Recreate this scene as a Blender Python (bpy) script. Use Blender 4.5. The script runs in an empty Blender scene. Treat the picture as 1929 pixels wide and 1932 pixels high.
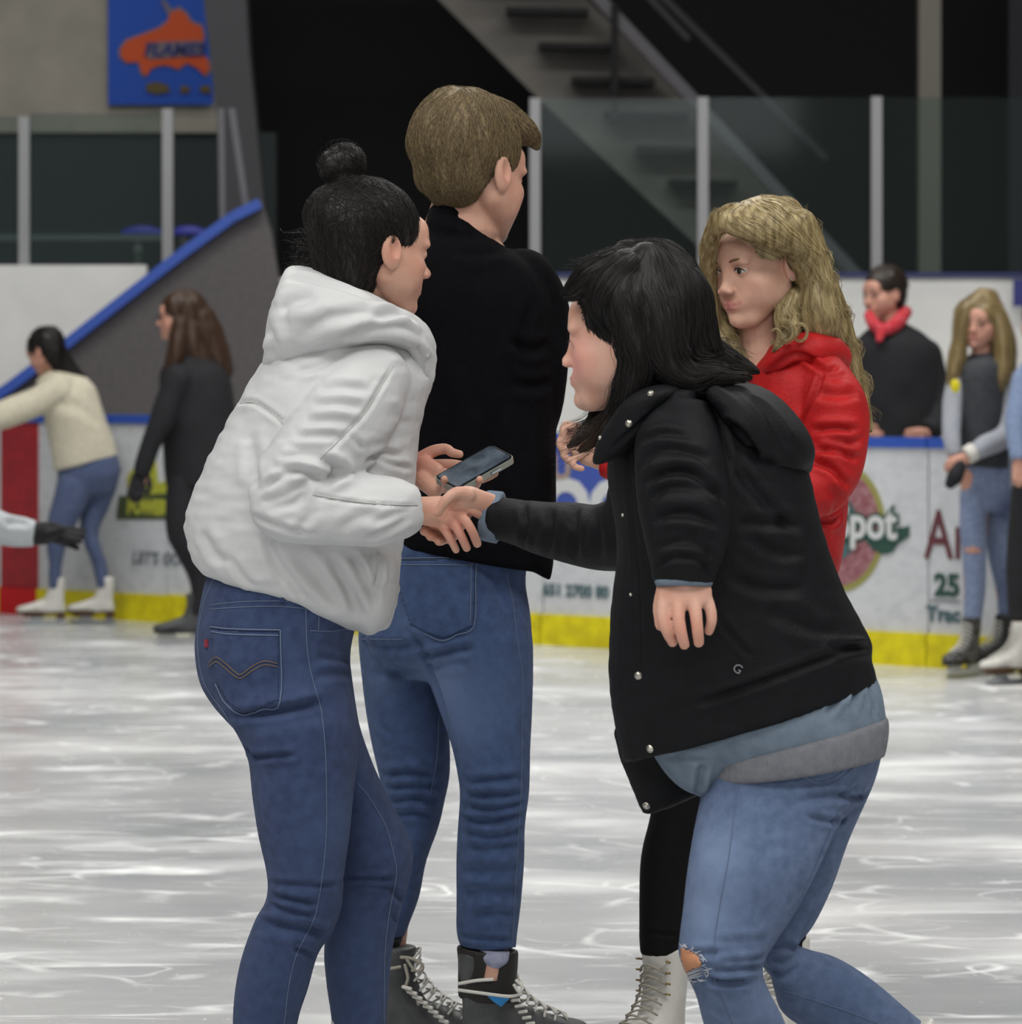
import bpy, math, random
import numpy as np
from mathutils import Vector, Matrix
from mathutils.bvhtree import BVHTree
S = bpy.context.scene
COL = S.collection
# ---------------------------------------------------------------- camera
F, HZ, CX, CH = 7000.0, 706.0, 964.5, 1.35      # focal length in px, horizon row, centre column, camera height
cd = bpy.data.cameras.new('camera'); cam = bpy.data.objects.new('camera', cd); COL.objects.link(cam)
cam.location = (0, 0, CH); cam.rotation_euler = (math.pi/2, 0, 0)
cd.sensor_fit = 'HORIZONTAL'; cd.sensor_width = 36; cd.lens = F/1929*36
cd.shift_y = -(966-HZ)/1929
cd.clip_end = 200
cd.dof.use_dof = True; cd.dof.focus_distance = 6.4; cd.dof.aperture_fstop = cd.lens/16.0
S.camera = cam
# ---------------------------------------------------------------- world, lights, exposure
w = bpy.data.worlds.new('arena_air'); S.world = w; w.use_nodes = True
w.node_tree.nodes['Background'].inputs[0].default_value = (0.86, 0.93, 1, 1)
w.node_tree.nodes['Background'].inputs[1].default_value = 0.30
def area(x, y, z, sx, sy, p, rot=(0, 0, 0), col=(1, .985, .95)):
    l = bpy.data.lights.new('arena_or_fill_lamp', 'AREA'); l.shape = 'RECTANGLE'; l.size = sx; l.size_y = sy; l.energy = p; l.color = col
    o = bpy.data.objects.new('arena_or_fill_lamp', l); COL.objects.link(o); o.location = (x, y, z); o.rotation_euler = rot
    return o
R = math.radians
area(-4.5, 3.0, 8.0, 1.5, 9, 520)
area(4.5, 4.0, 8.0, 1.5, 9, 480)
area(0, 1.0, 8.0, 7, 2.0, 300)
area(0, 14.5, 8.6, 12, 3, 1050)
area(0, 21, 8.8, 10, 1.2, 200)
area(0, -6, 6.0, 8, 4, 380, (R(50), 0, 0))  # fill light added behind the camera to brighten upright surfaces
S.view_settings.view_transform = 'Standard'; S.view_settings.look = 'None'; S.view_settings.gamma = 1
S.view_settings.use_curve_mapping = False
S.view_settings.exposure = 0.0
# ---------------------------------------------------------------- small helpers
def lin(c):
    if isinstance(c, str):
        c = [int(c[i:i+2], 16)/255 for i in (0, 2, 4)]
    return tuple(x/12.92 if x <= .04045 else ((x+.055)/1.055)**2.4 for x in c)
def P(x, y, d):
    return Vector(((x-CX)*d/F, d, CH-(y-HZ)*d/F))
def mat(name, col, rough=.6, col2=None, nscale=20, ndet=4, bump=0, bscale=200, metal=0, sss=0, spec=.5, sheen=0,
        stretch=(1, 1, 1), emit=None, mixrange=(.35, .65), clear=0, bstretch=None):
    m = bpy.data.materials.new(name); m.use_nodes = True
    t = m.node_tree; N = t.nodes; L = t.links; b = N['Principled BSDF']
    b.inputs['Roughness'].default_value = rough; b.inputs['Metallic'].default_value = metal
    b.inputs['Specular IOR Level'].default_value = spec
    if sheen: b.inputs['Sheen Weight'].default_value = sheen; b.inputs['Sheen Roughness'].default_value = .6
    if clear: b.inputs['Coat Weight'].default_value = clear; b.inputs['Coat Roughness'].default_value = .1
    c1 = (*lin(col), 1)
    tc = N.new('ShaderNodeTexCoord'); mp = N.new('ShaderNodeMapping'); mp.inputs['Scale'].default_value = stretch
    L.new(tc.outputs['Object'], mp.inputs['Vector'])
    src = None
    mix0 = N.new('ShaderNodeMix'); mix0.data_type = 'RGBA'
    mix0.inputs[6].default_value = c1; mix0.inputs[7].default_value = (*lin(col2 if col2 is not None else col), 1)
    mix0.inputs[0].default_value = 0
    if col2 is not None:
        n = N.new('ShaderNodeTexNoise'); n.inputs['Scale'].default_value = nscale; n.inputs['Detail'].default_value = ndet
        L.new(mp.outputs[0], n.inputs['Vector'])
        r = N.new('ShaderNodeMapRange'); r.inputs[1].default_value = mixrange[0]; r.inputs[2].default_value = mixrange[1]
        L.new(n.outputs['Fac'], r.inputs[0]); L.new(r.outputs[0], mix0.inputs[0])
    at = N.new('ShaderNodeAttribute'); at.attribute_name = 'tint'
    mx = N.new('ShaderNodeMix'); mx.data_type = 'RGBA'
    am = N.new('ShaderNodeAttribute'); am.attribute_name = 'tint_amount'
    L.new(am.outputs['Fac'], mx.inputs[0]); L.new(mix0.outputs[2], mx.inputs[6]); L.new(at.outputs['Color'], mx.inputs[7])
    L.new(mx.outputs[2], b.inputs['Base Color'])
    if sss:
        b.inputs['Subsurface Weight'].default_value = sss; b.inputs['Subsurface Radius'].default_value = (1, .35, .2)
        b.inputs['Subsurface Scale'].default_value = .012
    if bump:
        n2 = N.new('ShaderNodeTexNoise'); n2.inputs['Scale'].default_value = bscale; n2.inputs['Detail'].default_value = 3
        if bstretch:
            mp2 = N.new('ShaderNodeMapping'); mp2.inputs['Scale'].default_value = bstretch
            L.new(tc.outputs['Object'], mp2.inputs['Vector']); L.new(mp2.outputs[0], n2.inputs['Vector'])
        else: L.new(tc.outputs['Object'], n2.inputs['Vector'])
        bp = N.new('ShaderNodeBump'); bp.inputs['Strength'].default_value = bump; bp.inputs['Distance'].default_value = .004
        L.new(n2.outputs['Fac'], bp.inputs['Height']); L.new(bp.outputs[0], b.inputs['Normal'])
    if emit:
        b.inputs['Emission Color'].default_value = (*lin(col), 1); b.inputs['Emission Strength'].default_value = emit
    return m
ORG = {}
def V3(a): return np.asarray(a, float).reshape(-1, 3)
def mk(name, V, Fc, m, parent=None, smooth=True, tint=None, origin=None):
    """one mesh object; V in world metres; children are stored relative to their thing's base"""
    V = V3([tuple(v) for v in V]) if not isinstance(V, np.ndarray) else V
    if parent is not None: og = ORG[parent.name]
    elif origin is not None: og = np.array(origin, float)
    else:
        og = (V.min(0)+V.max(0))/2; og[2] = V[:, 2].min()
    me = bpy.data.meshes.new(name); me.from_pydata((V-og).tolist(), [], [tuple(int(i) for i in f) for f in Fc] if not isinstance(Fc, np.ndarray) else Fc.tolist())
    if smooth: me.polygons.foreach_set('use_smooth', [True]*len(me.polygons))
    for q in (m if isinstance(m, (list, tuple)) else [m]): me.materials.append(q)
    if tint is not None:
        a = me.color_attributes.new('tint', 'FLOAT_COLOR', 'POINT'); a.data.foreach_set('color', tint.astype(np.float32).ravel())
        b_ = me.attributes.new('tint_amount', 'FLOAT', 'POINT'); b_.data.foreach_set('value', tint[:, 3].astype(np.float32))
    o = bpy.data.objects.new(name, me); COL.objects.link(o); ORG[o.name] = og
    if parent is not None: o.parent = parent
    else: o.location = og
    return o
def empty(name, loc):
    o = bpy.data.objects.new(name, None); COL.objects.link(o); o.location = loc; ORG[o.name] = np.array(loc, float); return o
def tag(o, label=None, cat=None, group=None, kind=None):
    if label: o['label'] = label
    if cat: o['category'] = cat
    if group: o['group'] = group
    if kind: o['kind'] = kind
    return o
def join(pieces):
    Vs, Fs, n = [], [], 0
    for V, Fc in pieces:
        V = V3([tuple(v) for v in V]) if not isinstance(V, np.ndarray) else V
        Vs.append(V); Fs += [tuple(i+n for i in f) for f in (Fc.tolist() if isinstance(Fc, np.ndarray) else Fc)]; n += len(V)
    return np.vstack(Vs), Fs
def box(a, b):
    x0, y0, z0 = a; x1, y1, z1 = b
    V = np.array([(x, y, z) for x in (x0, x1) for y in (y0, y1) for z in (z0, z1)], float)
    return V, [(0, 1, 3, 2), (4, 6, 7, 5), (0, 4, 5, 1), (2, 3, 7, 6), (0, 2, 6, 4), (1, 5, 7, 3)]
def prism(poly, depthvec):
    """closed slab: polygon of 3D points pushed along depthvec"""
    A = V3([tuple(p) for p in poly]); n = len(A); B = A+np.array(tuple(depthvec))
    return np.vstack([A, B]), [tuple(range(n))[::-1], tuple(range(n, 2*n))]+[(i, (i+1) % n, n+(i+1) % n, n+i) for i in range(n)]
def bar(p, q, wx, wy=None):
    """box beam between two points, half widths wx, wy"""
    wy = wy or wx
    p, q = Vector(p), Vector(q); t = (q-p).normalized(); r = Vector((0, 1, 0)) if abs(t.y) < .9 else Vector((1, 0, 0))
    u = t.cross(r).normalized(); v = u.cross(t)
    V = [c+u*sx*wx+v*sy*wy for c in (p, q) for sx, sy in ((-1, -1), (1, -1), (1, 1), (-1, 1))]
    return V, [(3, 2, 1, 0), (4, 5, 6, 7), (0, 1, 5, 4), (1, 2, 6, 5), (2, 3, 7, 6), (3, 0, 4, 7)]
# ---- lofts
def cr(A, sub):
    """catmull-rom through rows of A"""
    A = np.asarray(A, float); n = len(A)
    if n == 2: return np.array([A[0]+(A[1]-A[0])*i/sub for i in range(sub+1)])
    E = np.vstack([2*A[0]-A[1], A, 2*A[-1]-A[-2]]); out = []
    for i in range(n-1):
        p0, p1, p2, p3 = E[i:i+4]
        for k in range(sub):
            t = k/sub
            out.append(.5*((2*p1)+(-p0+p2)*t+(2*p0-5*p1+4*p2-p3)*t*t+(-p0+3*p1-3*p2+p3)*t**3))
    out.append(A[-1]); return np.array(out)
def ringmesh(C, U, W, n=28, cap=(1, 1), pw=2.0):
    a = np.linspace(0, 2*np.pi, n, endpoint=False)
    ca, sa = np.cos(a), np.sin(a)
    if pw != 2: ca = np.sign(ca)*abs(ca)**(2/pw); sa = np.sign(sa)*abs(sa)**(2/pw)
    rings = []
    def dome(i, j, k):
        t = C[i]-C[j]; t = t/(np.linalg.norm(t)+1e-9); r = min(np.linalg.norm(U[i]), np.linalg.norm(W[i]))*k
        return [(C[i]+t*r*math.sin(q), U[i]*math.cos(q), W[i]*math.cos(q)) for q in (1.35, 1.05, .7, .35)]
    seq = []
    if cap[0]: seq += dome(0, 1, cap[0])
    seq += list(zip(C, U, W))
    if cap[1]: seq += dome(-1, -2, cap[1])[::-1]
    for c, u, v in seq: rings.append(c+np.outer(ca, u)+np.outer(sa, v))
    V = np.vstack(rings); m = len(rings); Fc = []
    for i in range(m-1):
        for j in range(n):
            Fc.append((i*n+j, i*n+(j+1) % n, (i+1)*n+(j+1) % n, (i+1)*n+j))
    Fc.append(tuple(range(n))[::-1]); Fc.append(tuple(range((m-1)*n, m*n)))
    return V, Fc
def edge_loft(d, secs, cap=(.6, .6), sub=5, n=28, pw=2.0):
    """secs: (xa,ya, xb,yb, half depth px, depth offset m) : the two silhouette edges of each cross section"""
    rows = []
    for s in secs:
        xa, ya, xb, yb, dp = s[:5]; dz = s[5] if len(s) > 5 else 0
        a = P(xa, ya, d+dz); b = P(xb, yb, d+dz); c = (a+b)/2; u = (b-a)/2
        rows.append((*c, *u, dp*d/F))
    A = cr(rows, sub)
    return ringmesh(A[:, :3], A[:, 3:6], np.stack([0*A[:, 6], A[:, 6], 0*A[:, 6]], 1), n, cap, pw)
def path_tube(pts, rad, n=12, cap=(1, 1), flat=1.0, sub=4, up=(0, 1, 0), pw=2.0):
    """tube through world points with radii; flat scales the second axis"""
    rows = [(*p, r) for p, r in zip(pts, rad)]
    A = cr(rows, sub); C = A[:, :3]; r = np.maximum(A[:, 3], 1e-5)
    T = np.gradient(C, axis=0); T /= np.linalg.norm(T, axis=1)[:, None]+1e-9
    u = np.cross(T[0], up); 
    if np.linalg.norm(u) < .05: u = np.cross(T[0], (1, 0, 0.1))
    us = []
    for t in T:
        u = u-t*np.dot(u, t); u /= np.linalg.norm(u)+1e-9; us.append(u.copy())
    U = np.array(us); W = np.cross(T, U)
    return ringmesh(C, U*r[:, None], W*(r*flat)[:, None], n, cap, pw)
def tube(d, pts, n=14, cap=(1, 1), flat=1.0, sub=4):
    """pts: (px, py, depth offset, radius px)"""
    return path_tube([P(x, y, d+z) for x, y, z, r in pts], [r*d/F for x, y, z, r in pts], n, cap, flat, sub)
def blob(c, r, rot=None, n=16):
    a = []; Fc = []
    for i in range(n+1):
        th = math.pi*i/n
        for j in range(n*2):
            ph = math.pi*j/n; a.append((r[0]*math.sin(th)*math.cos(ph), r[1]*math.sin(th)*math.sin(ph), r[2]*math.cos(th)))
    V = np.array(a)
    if rot is not None: V = V@np.array(rot).T
    V = V+np.array(tuple(c)); m = n*2
    for i in range(n):
        for j in range(m): Fc.append((i*m+j, (i+1)*m+j, (i+1)*m+(j+1) % m, i*m+(j+1) % m))
    return V, Fc
def pblob(d, x, y, dz, rx, ry, rz):
    """ellipsoid at a pixel; radii px: across, up, deep"""
    s = (d+dz)/F; return blob(P(x, y, d+dz), (rx*s, rz*s, ry*s))
# ---- numpy noise, smoothing, remeshing
def vnoise(Pn, seed=0):
    I = np.floor(Pn).astype(np.int64); f = Pn-I; f = f*f*(3-2*f); out = 0
    for dx in (0, 1):
        for dy in (0, 1):
            for dz in (0, 1):
                h = ((I[:, 0]+dx)*73856093) ^ ((I[:, 1]+dy)*19349663) ^ ((I[:, 2]+dz)*83492791) ^ (seed*2654435+77)
                h = (h ^ (h >> 13))*1274126177 & 0x7fffffff; h = (h ^ (h >> 16)) & 0xffff
                wt = (f[:, 0] if dx else 1-f[:, 0])*(f[:, 1] if dy else 1-f[:, 1])*(f[:, 2] if dz else 1-f[:, 2])
                out = out+wt*(h/65535.0)
    return out*2-1
def tmpobj(V, Fc):
    me = bpy.data.meshes.new('t'); me.from_pydata(V.tolist(), [], Fc); o = bpy.data.objects.new('t', me); COL.objects.link(o); return o
def fuse(pieces, vox=.005, smooth=4, keep=False):
    V, Fc = join(pieces) if isinstance(pieces, list) else pieces
    o = tmpobj(V, Fc); md = o.modifiers.new('r', 'REMESH'); md.mode = 'VOXEL'; md.voxel_size = vox; md.use_smooth_shade = True
    dg = bpy.context.evaluated_depsgraph_get(); ev = o.evaluated_get(dg); me = ev.to_mesh()
    n = len(me.vertices); A = np.empty(n*3); me.vertices.foreach_get('co', A); A = A.reshape(-1, 3)
    m = len(me.polygons); q = np.empty(m*4, np.int32)
    lt = np.empty(m, np.int32); me.polygons.foreach_get('loop_total', lt)
    if lt.min() == 4 and lt.max() == 4: me.polygons.foreach_get('vertices', q); Q = q.reshape(-1, 4)
    else: Q = np.array([list(p.vertices)+[p.vertices[0]]*(4-len(p.vertices)) for p in me.polygons])
    e = np.empty(len(me.edges)*2, np.int32); me.edges.foreach_get('vertices', e); E = e.reshape(-1, 2)
    ev.to_mesh_clear(); me0 = o.data; bpy.data.objects.remove(o); bpy.data.meshes.remove(me0)
    return lap(A, E, smooth), Q, E
def lap(A, E, it, lam=.6):
    n = len(A); deg = np.bincount(E.ravel(), minlength=n).astype(float)[:, None]; deg[deg == 0] = 1
    for k in range(it):
        s = np.stack([np.bincount(E[:, 0], A[E[:, 1], c], n)+np.bincount(E[:, 1], A[E[:, 0], c], n) for c in range(3)], 1)
        A = A+lam*(s/deg-A)
    return A
def normals(V, Q):
    a = V[Q[:, 1]]-V[Q[:, 3]]; b = V[Q[:, 0]]-V[Q[:, 2]]; fn = np.cross(b, a)
    N = np.zeros_like(V)
    for k in range(4):
        for c in range(3): N[:, c] += np.bincount(Q[:, k], fn[:, c], len(V))
    N /= np.linalg.norm(N, axis=1)[:, None]+1e-12
    C = V.mean(0)
    if ((V-C)*N).sum() < 0: N = -N
    return N
def bvh_of(V, Q): return BVHTree.FromPolygons(V.tolist(), Q.tolist() if isinstance(Q, np.ndarray) else Q)
EYE = Vector((0, 0, CH))
def hit(bv, x, y):
    dr = (P(x, y, 5)-EYE).normalized(); r = bv.ray_cast(EYE, dr)
    return (r[0], r[1]) if r[0] is not None else (None, None)
def on_surface(bv, poly, step=6):
    """points of a line lying on the garment, found where the line of sight meets it"""
    out = []
    for (x0, y0), (x1, y1) in zip(poly[:-1], poly[1:]):
        k = max(1, int(math.hypot(x1-x0, y1-y0)/step))
        for i in range(k):
            h, nn = hit(bv, x0+(x1-x0)*i/k, y0+(y1-y0)*i/k)
            if h is not None: out.append((h, nn))
    h, nn = hit(bv, *poly[-1])
    if h is not None: out.append((h, nn))
    return out
def curve2(poly, sub=5): return [tuple(r) for r in cr(np.array(poly, float), sub)]
def crease(V, Q, folds, d):
    """folds: (polyline px, width px, depth px[, ridge]) pressed into the cloth"""
    bv = bvh_of(V, Q); N = normals(V, Q); disp = np.zeros(len(V))
    for f in folds:
        poly, wpx, dpx = f[:3]; ridge = f[3] if len(f) > 3 else .55
        pts = on_surface(bv, curve2(poly) if len(poly) > 2 else poly, 8)
        if len(pts) < 2: continue
        A = np.array([tuple(p[0]) for p in pts]); wd = wpx*d/F; dp = dpx*d/F
        lo, hi = A.min(0)-wd*5, A.max(0)+wd*5
        idx = np.where(((V > lo) & (V < hi)).all(1))[0]
        if not len(idx): continue
        X = V[idx]; best = np.full(len(idx), 1e9); bt = np.zeros(len(idx))
        for i in range(len(A)-1):
            ab = A[i+1]-A[i]; L2 = (ab@ab)+1e-12
            if L2 > (.08)**2: continue
            t = np.clip(((X-A[i])@ab)/L2, 0, 1); q = np.linalg.norm(X-A[i]-t[:, None]*ab, axis=1)
            m = q < best; best[m] = q[m]; bt[m] = (i+t[m])/(len(A)-1)
        taper = np.clip(np.minimum(bt, 1-bt)*5, 0, 1)**.7
        x = best/wd
        disp[idx] += taper*dp*1.5*(-np.exp(-x*x)+ridge*np.exp(-((x-2.2)/1.1)**2))
    return V+N*disp[:, None]
def stitch(bv, poly, r=.0009, lift=.0006, step=6, smooth=True):
    pts = on_surface(bv, curve2(poly) if smooth and len(poly) > 2 else poly, step)
    pts = [p for i, p in enumerate(pts) if i == 0 or (p[0]-pts[i-1][0]).length < .05]
    if len(pts) < 2: return None
    return path_tube([p[0]+p[1]*lift for p in pts], [r]*len(pts), 5, (0, 0), 1, 1)
def inpoly(x, y, poly):
    c = False; n = len(poly)
    for i in range(n):
        (x0, y0), (x1, y1) = poly[i], poly[i-1]
        if (y0 > y) != (y1 > y) and x < (x1-x0)*(y-y0)/(y1-y0)+x0: c = not c
    return c
def patch(bv, poly, thick=.002, lift=.0005, step=3.0):
    """a small cut-out lying on a surface: outline px -> layer with thickness that follows the cloth"""
    xs = [p[0] for p in poly]; ys = [p[1] for p in poly]
    nx, ny = int((max(xs)-min(xs))/step)+2, int((max(ys)-min(ys))/step)+2
    idx = {}; T_, B_ = [], []
    for i in range(nx+1):
        for j in range(ny+1):
            x, y = min(xs)+(i-.5)*step, min(ys)+(j-.5)*step
            if not inpoly(x, y, poly): continue
            h, nn = hit(bv, x, y)
            if h is None: continue
            idx[(i, j)] = len(T_); T_.append(h+nn*(thick+lift)); B_.append(h-nn*.0015)
    k = len(T_); Fc = []; ed = {}
    for (i, j), a in idx.items():
        q = [idx.get(t) for t in ((i, j), (i+1, j), (i+1, j+1), (i, j+1))]
        if None in q or (T_[q[0]]-T_[q[2]]).length > .03: continue
        Fc.append(tuple(q)); Fc.append(tuple(v+k for v in q[::-1]))
        for u, v in zip(q, q[1:]+q[:1]): ed[(u, v)] = 1
    for (u, v) in list(ed):
        if (v, u) not in ed: Fc.append((v, u, u+k, v+k))
    if not Fc: return None
    return T_+B_, Fc
def roughen(V, Q, amp, scale, seed=1, stretch=(1, 1, 1)):
    N = normals(V, Q); return V+N*(vnoise(V*np.array(stretch)*scale, seed)*amp)[:, None]
def paint(V, spots, d=None):
    """tint: (point, radius m, colour, strength); local colour that belongs to the thing"""
    T = np.zeros((len(V), 4)); T[:, :3] = .5
    for p, r, c, s in spots:
        q = np.linalg.norm(V-np.array(tuple(p)), axis=1)/r
        wt = s*np.exp(-(q**2)*1.5); wt[q > 2.2] = 0
        a = T[:, 3]; na = 1-(1-a)*(1-wt)
        cc = np.array(lin(c)); k = (wt/np.maximum(na, 1e-6))[:, None]
        T[:, :3] = T[:, :3]*(1-k)+cc*k; T[:, 3] = na
    return T
# ---- implicit heads
def surface_nets(Fd, o, h):
    s = Fd < 0; nx, ny, nz = Fd.shape
    cnt = np.zeros((nx-1, ny-1, nz-1)); acc = np.zeros((nx-1, ny-1, nz-1, 3))
    corners = [(a, b, c) for a in (0, 1) for b in (0, 1) for c in (0, 1)]
    def sl(c): return tuple(slice(c[i], Fd.shape[i]-1+c[i]) for i in range(3))
    for i, a in enumerate(corners):
        for b in corners[i+1:]:
            if sum(abs(a[k]-b[k]) for k in range(3)) != 1: continue
            fa, fb = Fd[sl(a)], Fd[sl(b)]; m = (fa < 0) != (fb < 0)
            t = np.where(m, fa/(fa-fb+1e-20), 0)
            for k in range(3): acc[..., k] += np.where(m, a[k]+t*(b[k]-a[k]), 0)
            cnt += m
    act = cnt > 0; idx = -np.ones(act.shape, np.int64); ii = np.argwhere(act); idx[act] = np.arange(len(ii))
    V = (ii+acc[act]/cnt[act][:, None])*h+o; Fc = []
    for ax in range(3):
        b, c = (ax+1) % 3, (ax+2) % 3
        s0 = [slice(None)]*3; s1 = [slice(None)]*3; s0[ax] = slice(0, -1); s1[ax] = slice(1, None)
        ch = s[tuple(s0)] != s[tuple(s1)]; e = np.argwhere(ch)
        e = e[(e[:, b] > 0) & (e[:, c] > 0) & (e[:, b] < Fd.shape[b]-1) & (e[:, c] < Fd.shape[c]-1)]
        inside = s[tuple(e.T)]
        def g(db, dc):
            q = e.copy(); q[:, b] += db; q[:, c] += dc; return idx[tuple(q.T)]
        q = np.stack([g(-1, -1), g(0, -1), g(0, 0), g(-1, 0)], 1)
        q[~inside] = q[~inside][:, ::-1]; Fc.append(q)
    return V, np.vstack(Fc)
class Field:
    def __init__(s, lo, hi, h):
        s.o = np.array(lo, float); s.h = h; ax = [np.arange(lo[i], hi[i], h) for i in range(3)]
        s.X, s.Y, s.Z = np.meshgrid(*ax, indexing='ij'); s.D = np.full(s.X.shape, 1.0)
    def ell(s, c, r, rx=0):
        x, y, z = s.X-c[0], s.Y-c[1], s.Z-c[2]
        if rx:
            ca, sa = math.cos(rx), math.sin(rx); y, z = y*ca+z*sa, -y*sa+z*ca
        k = np.sqrt((x/r[0])**2+(y/r[1])**2+(z/r[2])**2); k2 = np.sqrt((x/r[0]**2)**2+(y/r[1]**2)**2+(z/r[2]**2)**2)+1e-9
        return k*(k-1)/k2
    def cap(s, a, b, ra, rb):
        a, b = np.array(a), np.array(b); ab = b-a
        t = np.clip(((s.X-a[0])*ab[0]+(s.Y-a[1])*ab[1]+(s.Z-a[2])*ab[2])/(ab@ab), 0, 1)
        return np.sqrt((s.X-a[0]-t*ab[0])**2+(s.Y-a[1]-t*ab[1])**2+(s.Z-a[2]-t*ab[2])**2)-(ra+t*(rb-ra))
    def add(s, d, k=.008):
        h = np.clip(.5+.5*(s.D-d)/k, 0, 1); s.D = s.D*(1-h)+d*h-k*h*(1-h); return s
    def sub(s, d, k=.004):
        h = np.clip(.5-.5*(s.D+d)/k, 0, 1); s.D = s.D*(1-h)-d*h+k*h*(1-h); return s
    def mesh(s): return surface_nets(s.D, s.o, s.h)
def face_mesh(jaw=1.0, nose=1.0, h=.0022, male=False):
    f = Field((-.1, -.13, -.145), (.1, .145, .135), h)
    f.add(f.ell((0, -.018, .034), (.0735, .090, .079)), .001)
    f.add(f.ell((0, .025, -.012), (.064, .066, .075)), .02)
    f.add(f.ell((0, .045, -.068), (.043*jaw, .044, .038)), .02)
    f.add(f.cap((0, .070, -.097), (0, .074, -.094), .015*jaw, .015*jaw), .018)
    for s in (-1, 1):
        f.add(f.cap((s*.052*min(jaw,1.06), -.003, -.045), (s*.022, .055, -.094), .018, .014), .02)
        f.add(f.ell((s*.042, .058, -.024), (.022, .020, .018)), .018)
        f.add(f.ell((s*.028, .080, .017), (.024, .010, .008)), .012)
    f.add(f.ell((0, .072, .040), (.05, .022, .03)), .02)
    for s in (-1, 1): f.sub(f.ell((s*.031, .0955, .001), (.0175, .013, .0105)), .010)
    for s in (-1, 1):
        f.add(f.ell((s*.031, .0755, .001), (.0135, .0135, .0125)), .002)
    f.add(f.cap((0, .084, .012), (0, .103*nose, -.026), .0075, .0085), .012)
    f.add(f.ell((0, .108*nose, -.031), (.0095, .010, .0085)), .008)
    for s in (-1, 1): f.add(f.ell((s*.0115, .099, -.035), (.007, .009, .0065)), .005)
    for s in (-1, 1): f.sub(f.ell((s*.006, .104, -.0415), (.0035, .005, .003)), .003)
    f.add(f.ell((0, .0800, -.061), (.027, .012, .015)), .014)
    for s in (-1, 1): f.add(f.ell((s*.038, .048, -.050), (.020, .018, .026)), .02).add(f.ell((s*.050, .024, -.036), (.018, .036, .036)), .022)
    for s in (-1, 1):
        f.add(f.ell((s*.026, .064, -.046), (.018, .016, .018)), .018)
        f.add(f.cap((0, .0945, -.0597), (s*.011, .0922, -.0588), .0038, .0036), .003); f.add(f.cap((s*.011, .0922, -.0588), (s*.029, .0825, -.0585), .0034, .0018), .004)
        f.add(f.cap((0, .0928, -.0675), (s*.010, .0910, -.0670), .0048, .0044), .003); f.add(f.cap((s*.010, .0910, -.0670), (s*.026, .0825, -.0612), .0042, .0016), .004)
        f.sub(f.cap((0, .0980, -.0634), (s*.012, .0960, -.0632), .0018, .0016), .0015); f.sub(f.cap((s*.012, .0960, -.0632), (s*.032, .0845, -.0580), .0017, .0015), .0015)
    f.sub(f.ell((0, .096, -.078), (.014, .007, .004)), .008)
    f.add(f.ell((0, .080, -.094), (.014*jaw, .010, .010)), .012)
    for s in (-1, 1):
        e = f.ell((s*.0790, -.008, -.005), (.009, .0205, .0325), .12)
        f.add(e, .006)
        f.sub(f.ell((s*.0880, -.004, .004), (.0105, .0115, .020), .12), .002)
        f.add(f.ell((s*.078, .006, -.008), (.005, .004, .007)), .003)
    return f.mesh()
def hair_cap(back=.0, thick=.012, nape=-.06, front=.062, h=.003, side=.0, top=0.0, facecut=(.083, .10, .105), ears=True, earshift=.006, earr=.036):
    f = Field((-.13, -.17, -.15), (.13, .16, .19), h)
    f.add(f.ell((0, -.022-back/2, .038+top/2), (.0745+thick+side, .091+thick+back/2, .080+thick+top/2)), .001)
    f.add(f.ell((0, -.052, -.02), (.064+thick*.6, .052+thick*.7, abs(nape))), .02)
    f.sub(f.ell((0, .122, front-.105), facecut), .010)
    if ears:
        for s in (-1, 1): f.sub(f.ell((s*.09, .006+earshift, -.018), (.03, earr, .038)), .008)
    return f.mesh()
def head_matrix(x, y, d, yaw, pitch=0, roll=0, sc=1.0):
    th = R(yaw); X = Vector((-math.cos(th), -math.sin(th), 0)); Yv = Vector((math.sin(th), -math.cos(th), 0)); Z = Vector((0, 0, 1))
    M = Matrix((X, Yv, Z)).transposed()
    M = M @ Matrix.Rotation(-R(pitch), 3, 'X') @ Matrix.Rotation(R(roll), 3, 'Y')
    return np.array(M)*sc, np.array(tuple(P(x, y, d)))
def put(mesh, HM): V, Q = mesh; return V@HM[0].T+HM[1], Q
def hpt(HM, p): return np.array(p)@HM[0].T+HM[1]
# ---- hair strands
RNG = random.Random(5)
def thin(paths, r0):
    """thin tapered strands as one list of pieces"""
    Vs, Fs, n = [], [], 0
    for p in paths:
        p = np.asarray(p); k = len(p)
        T = np.gradient(p, axis=0); T /= np.linalg.norm(T, axis=1)[:, None]+1e-9
        u = np.cross(T, (0.3, .9, .2)); u /= np.linalg.norm(u, axis=1)[:, None]+1e-9; v = np.cross(T, u)
        r = r0*(1-.75*np.linspace(0, 1, k)**2)[:, None]*RNG.uniform(.7, 1.3)
        ring = np.stack([p+u*r, p-u*r*.5+v*r*.87, p-u*r*.5-v*r*.87], 1).reshape(-1, 3)
        Vs.append(ring)
        for i in range(k-1):
            for j in range(3): Fs.append((n+i*3+j, n+i*3+(j+1) % 3, n+(i+1)*3+(j+1) % 3, n+(i+1)*3+j))
        n += 3*k
    return np.vstack(Vs), Fs
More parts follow.
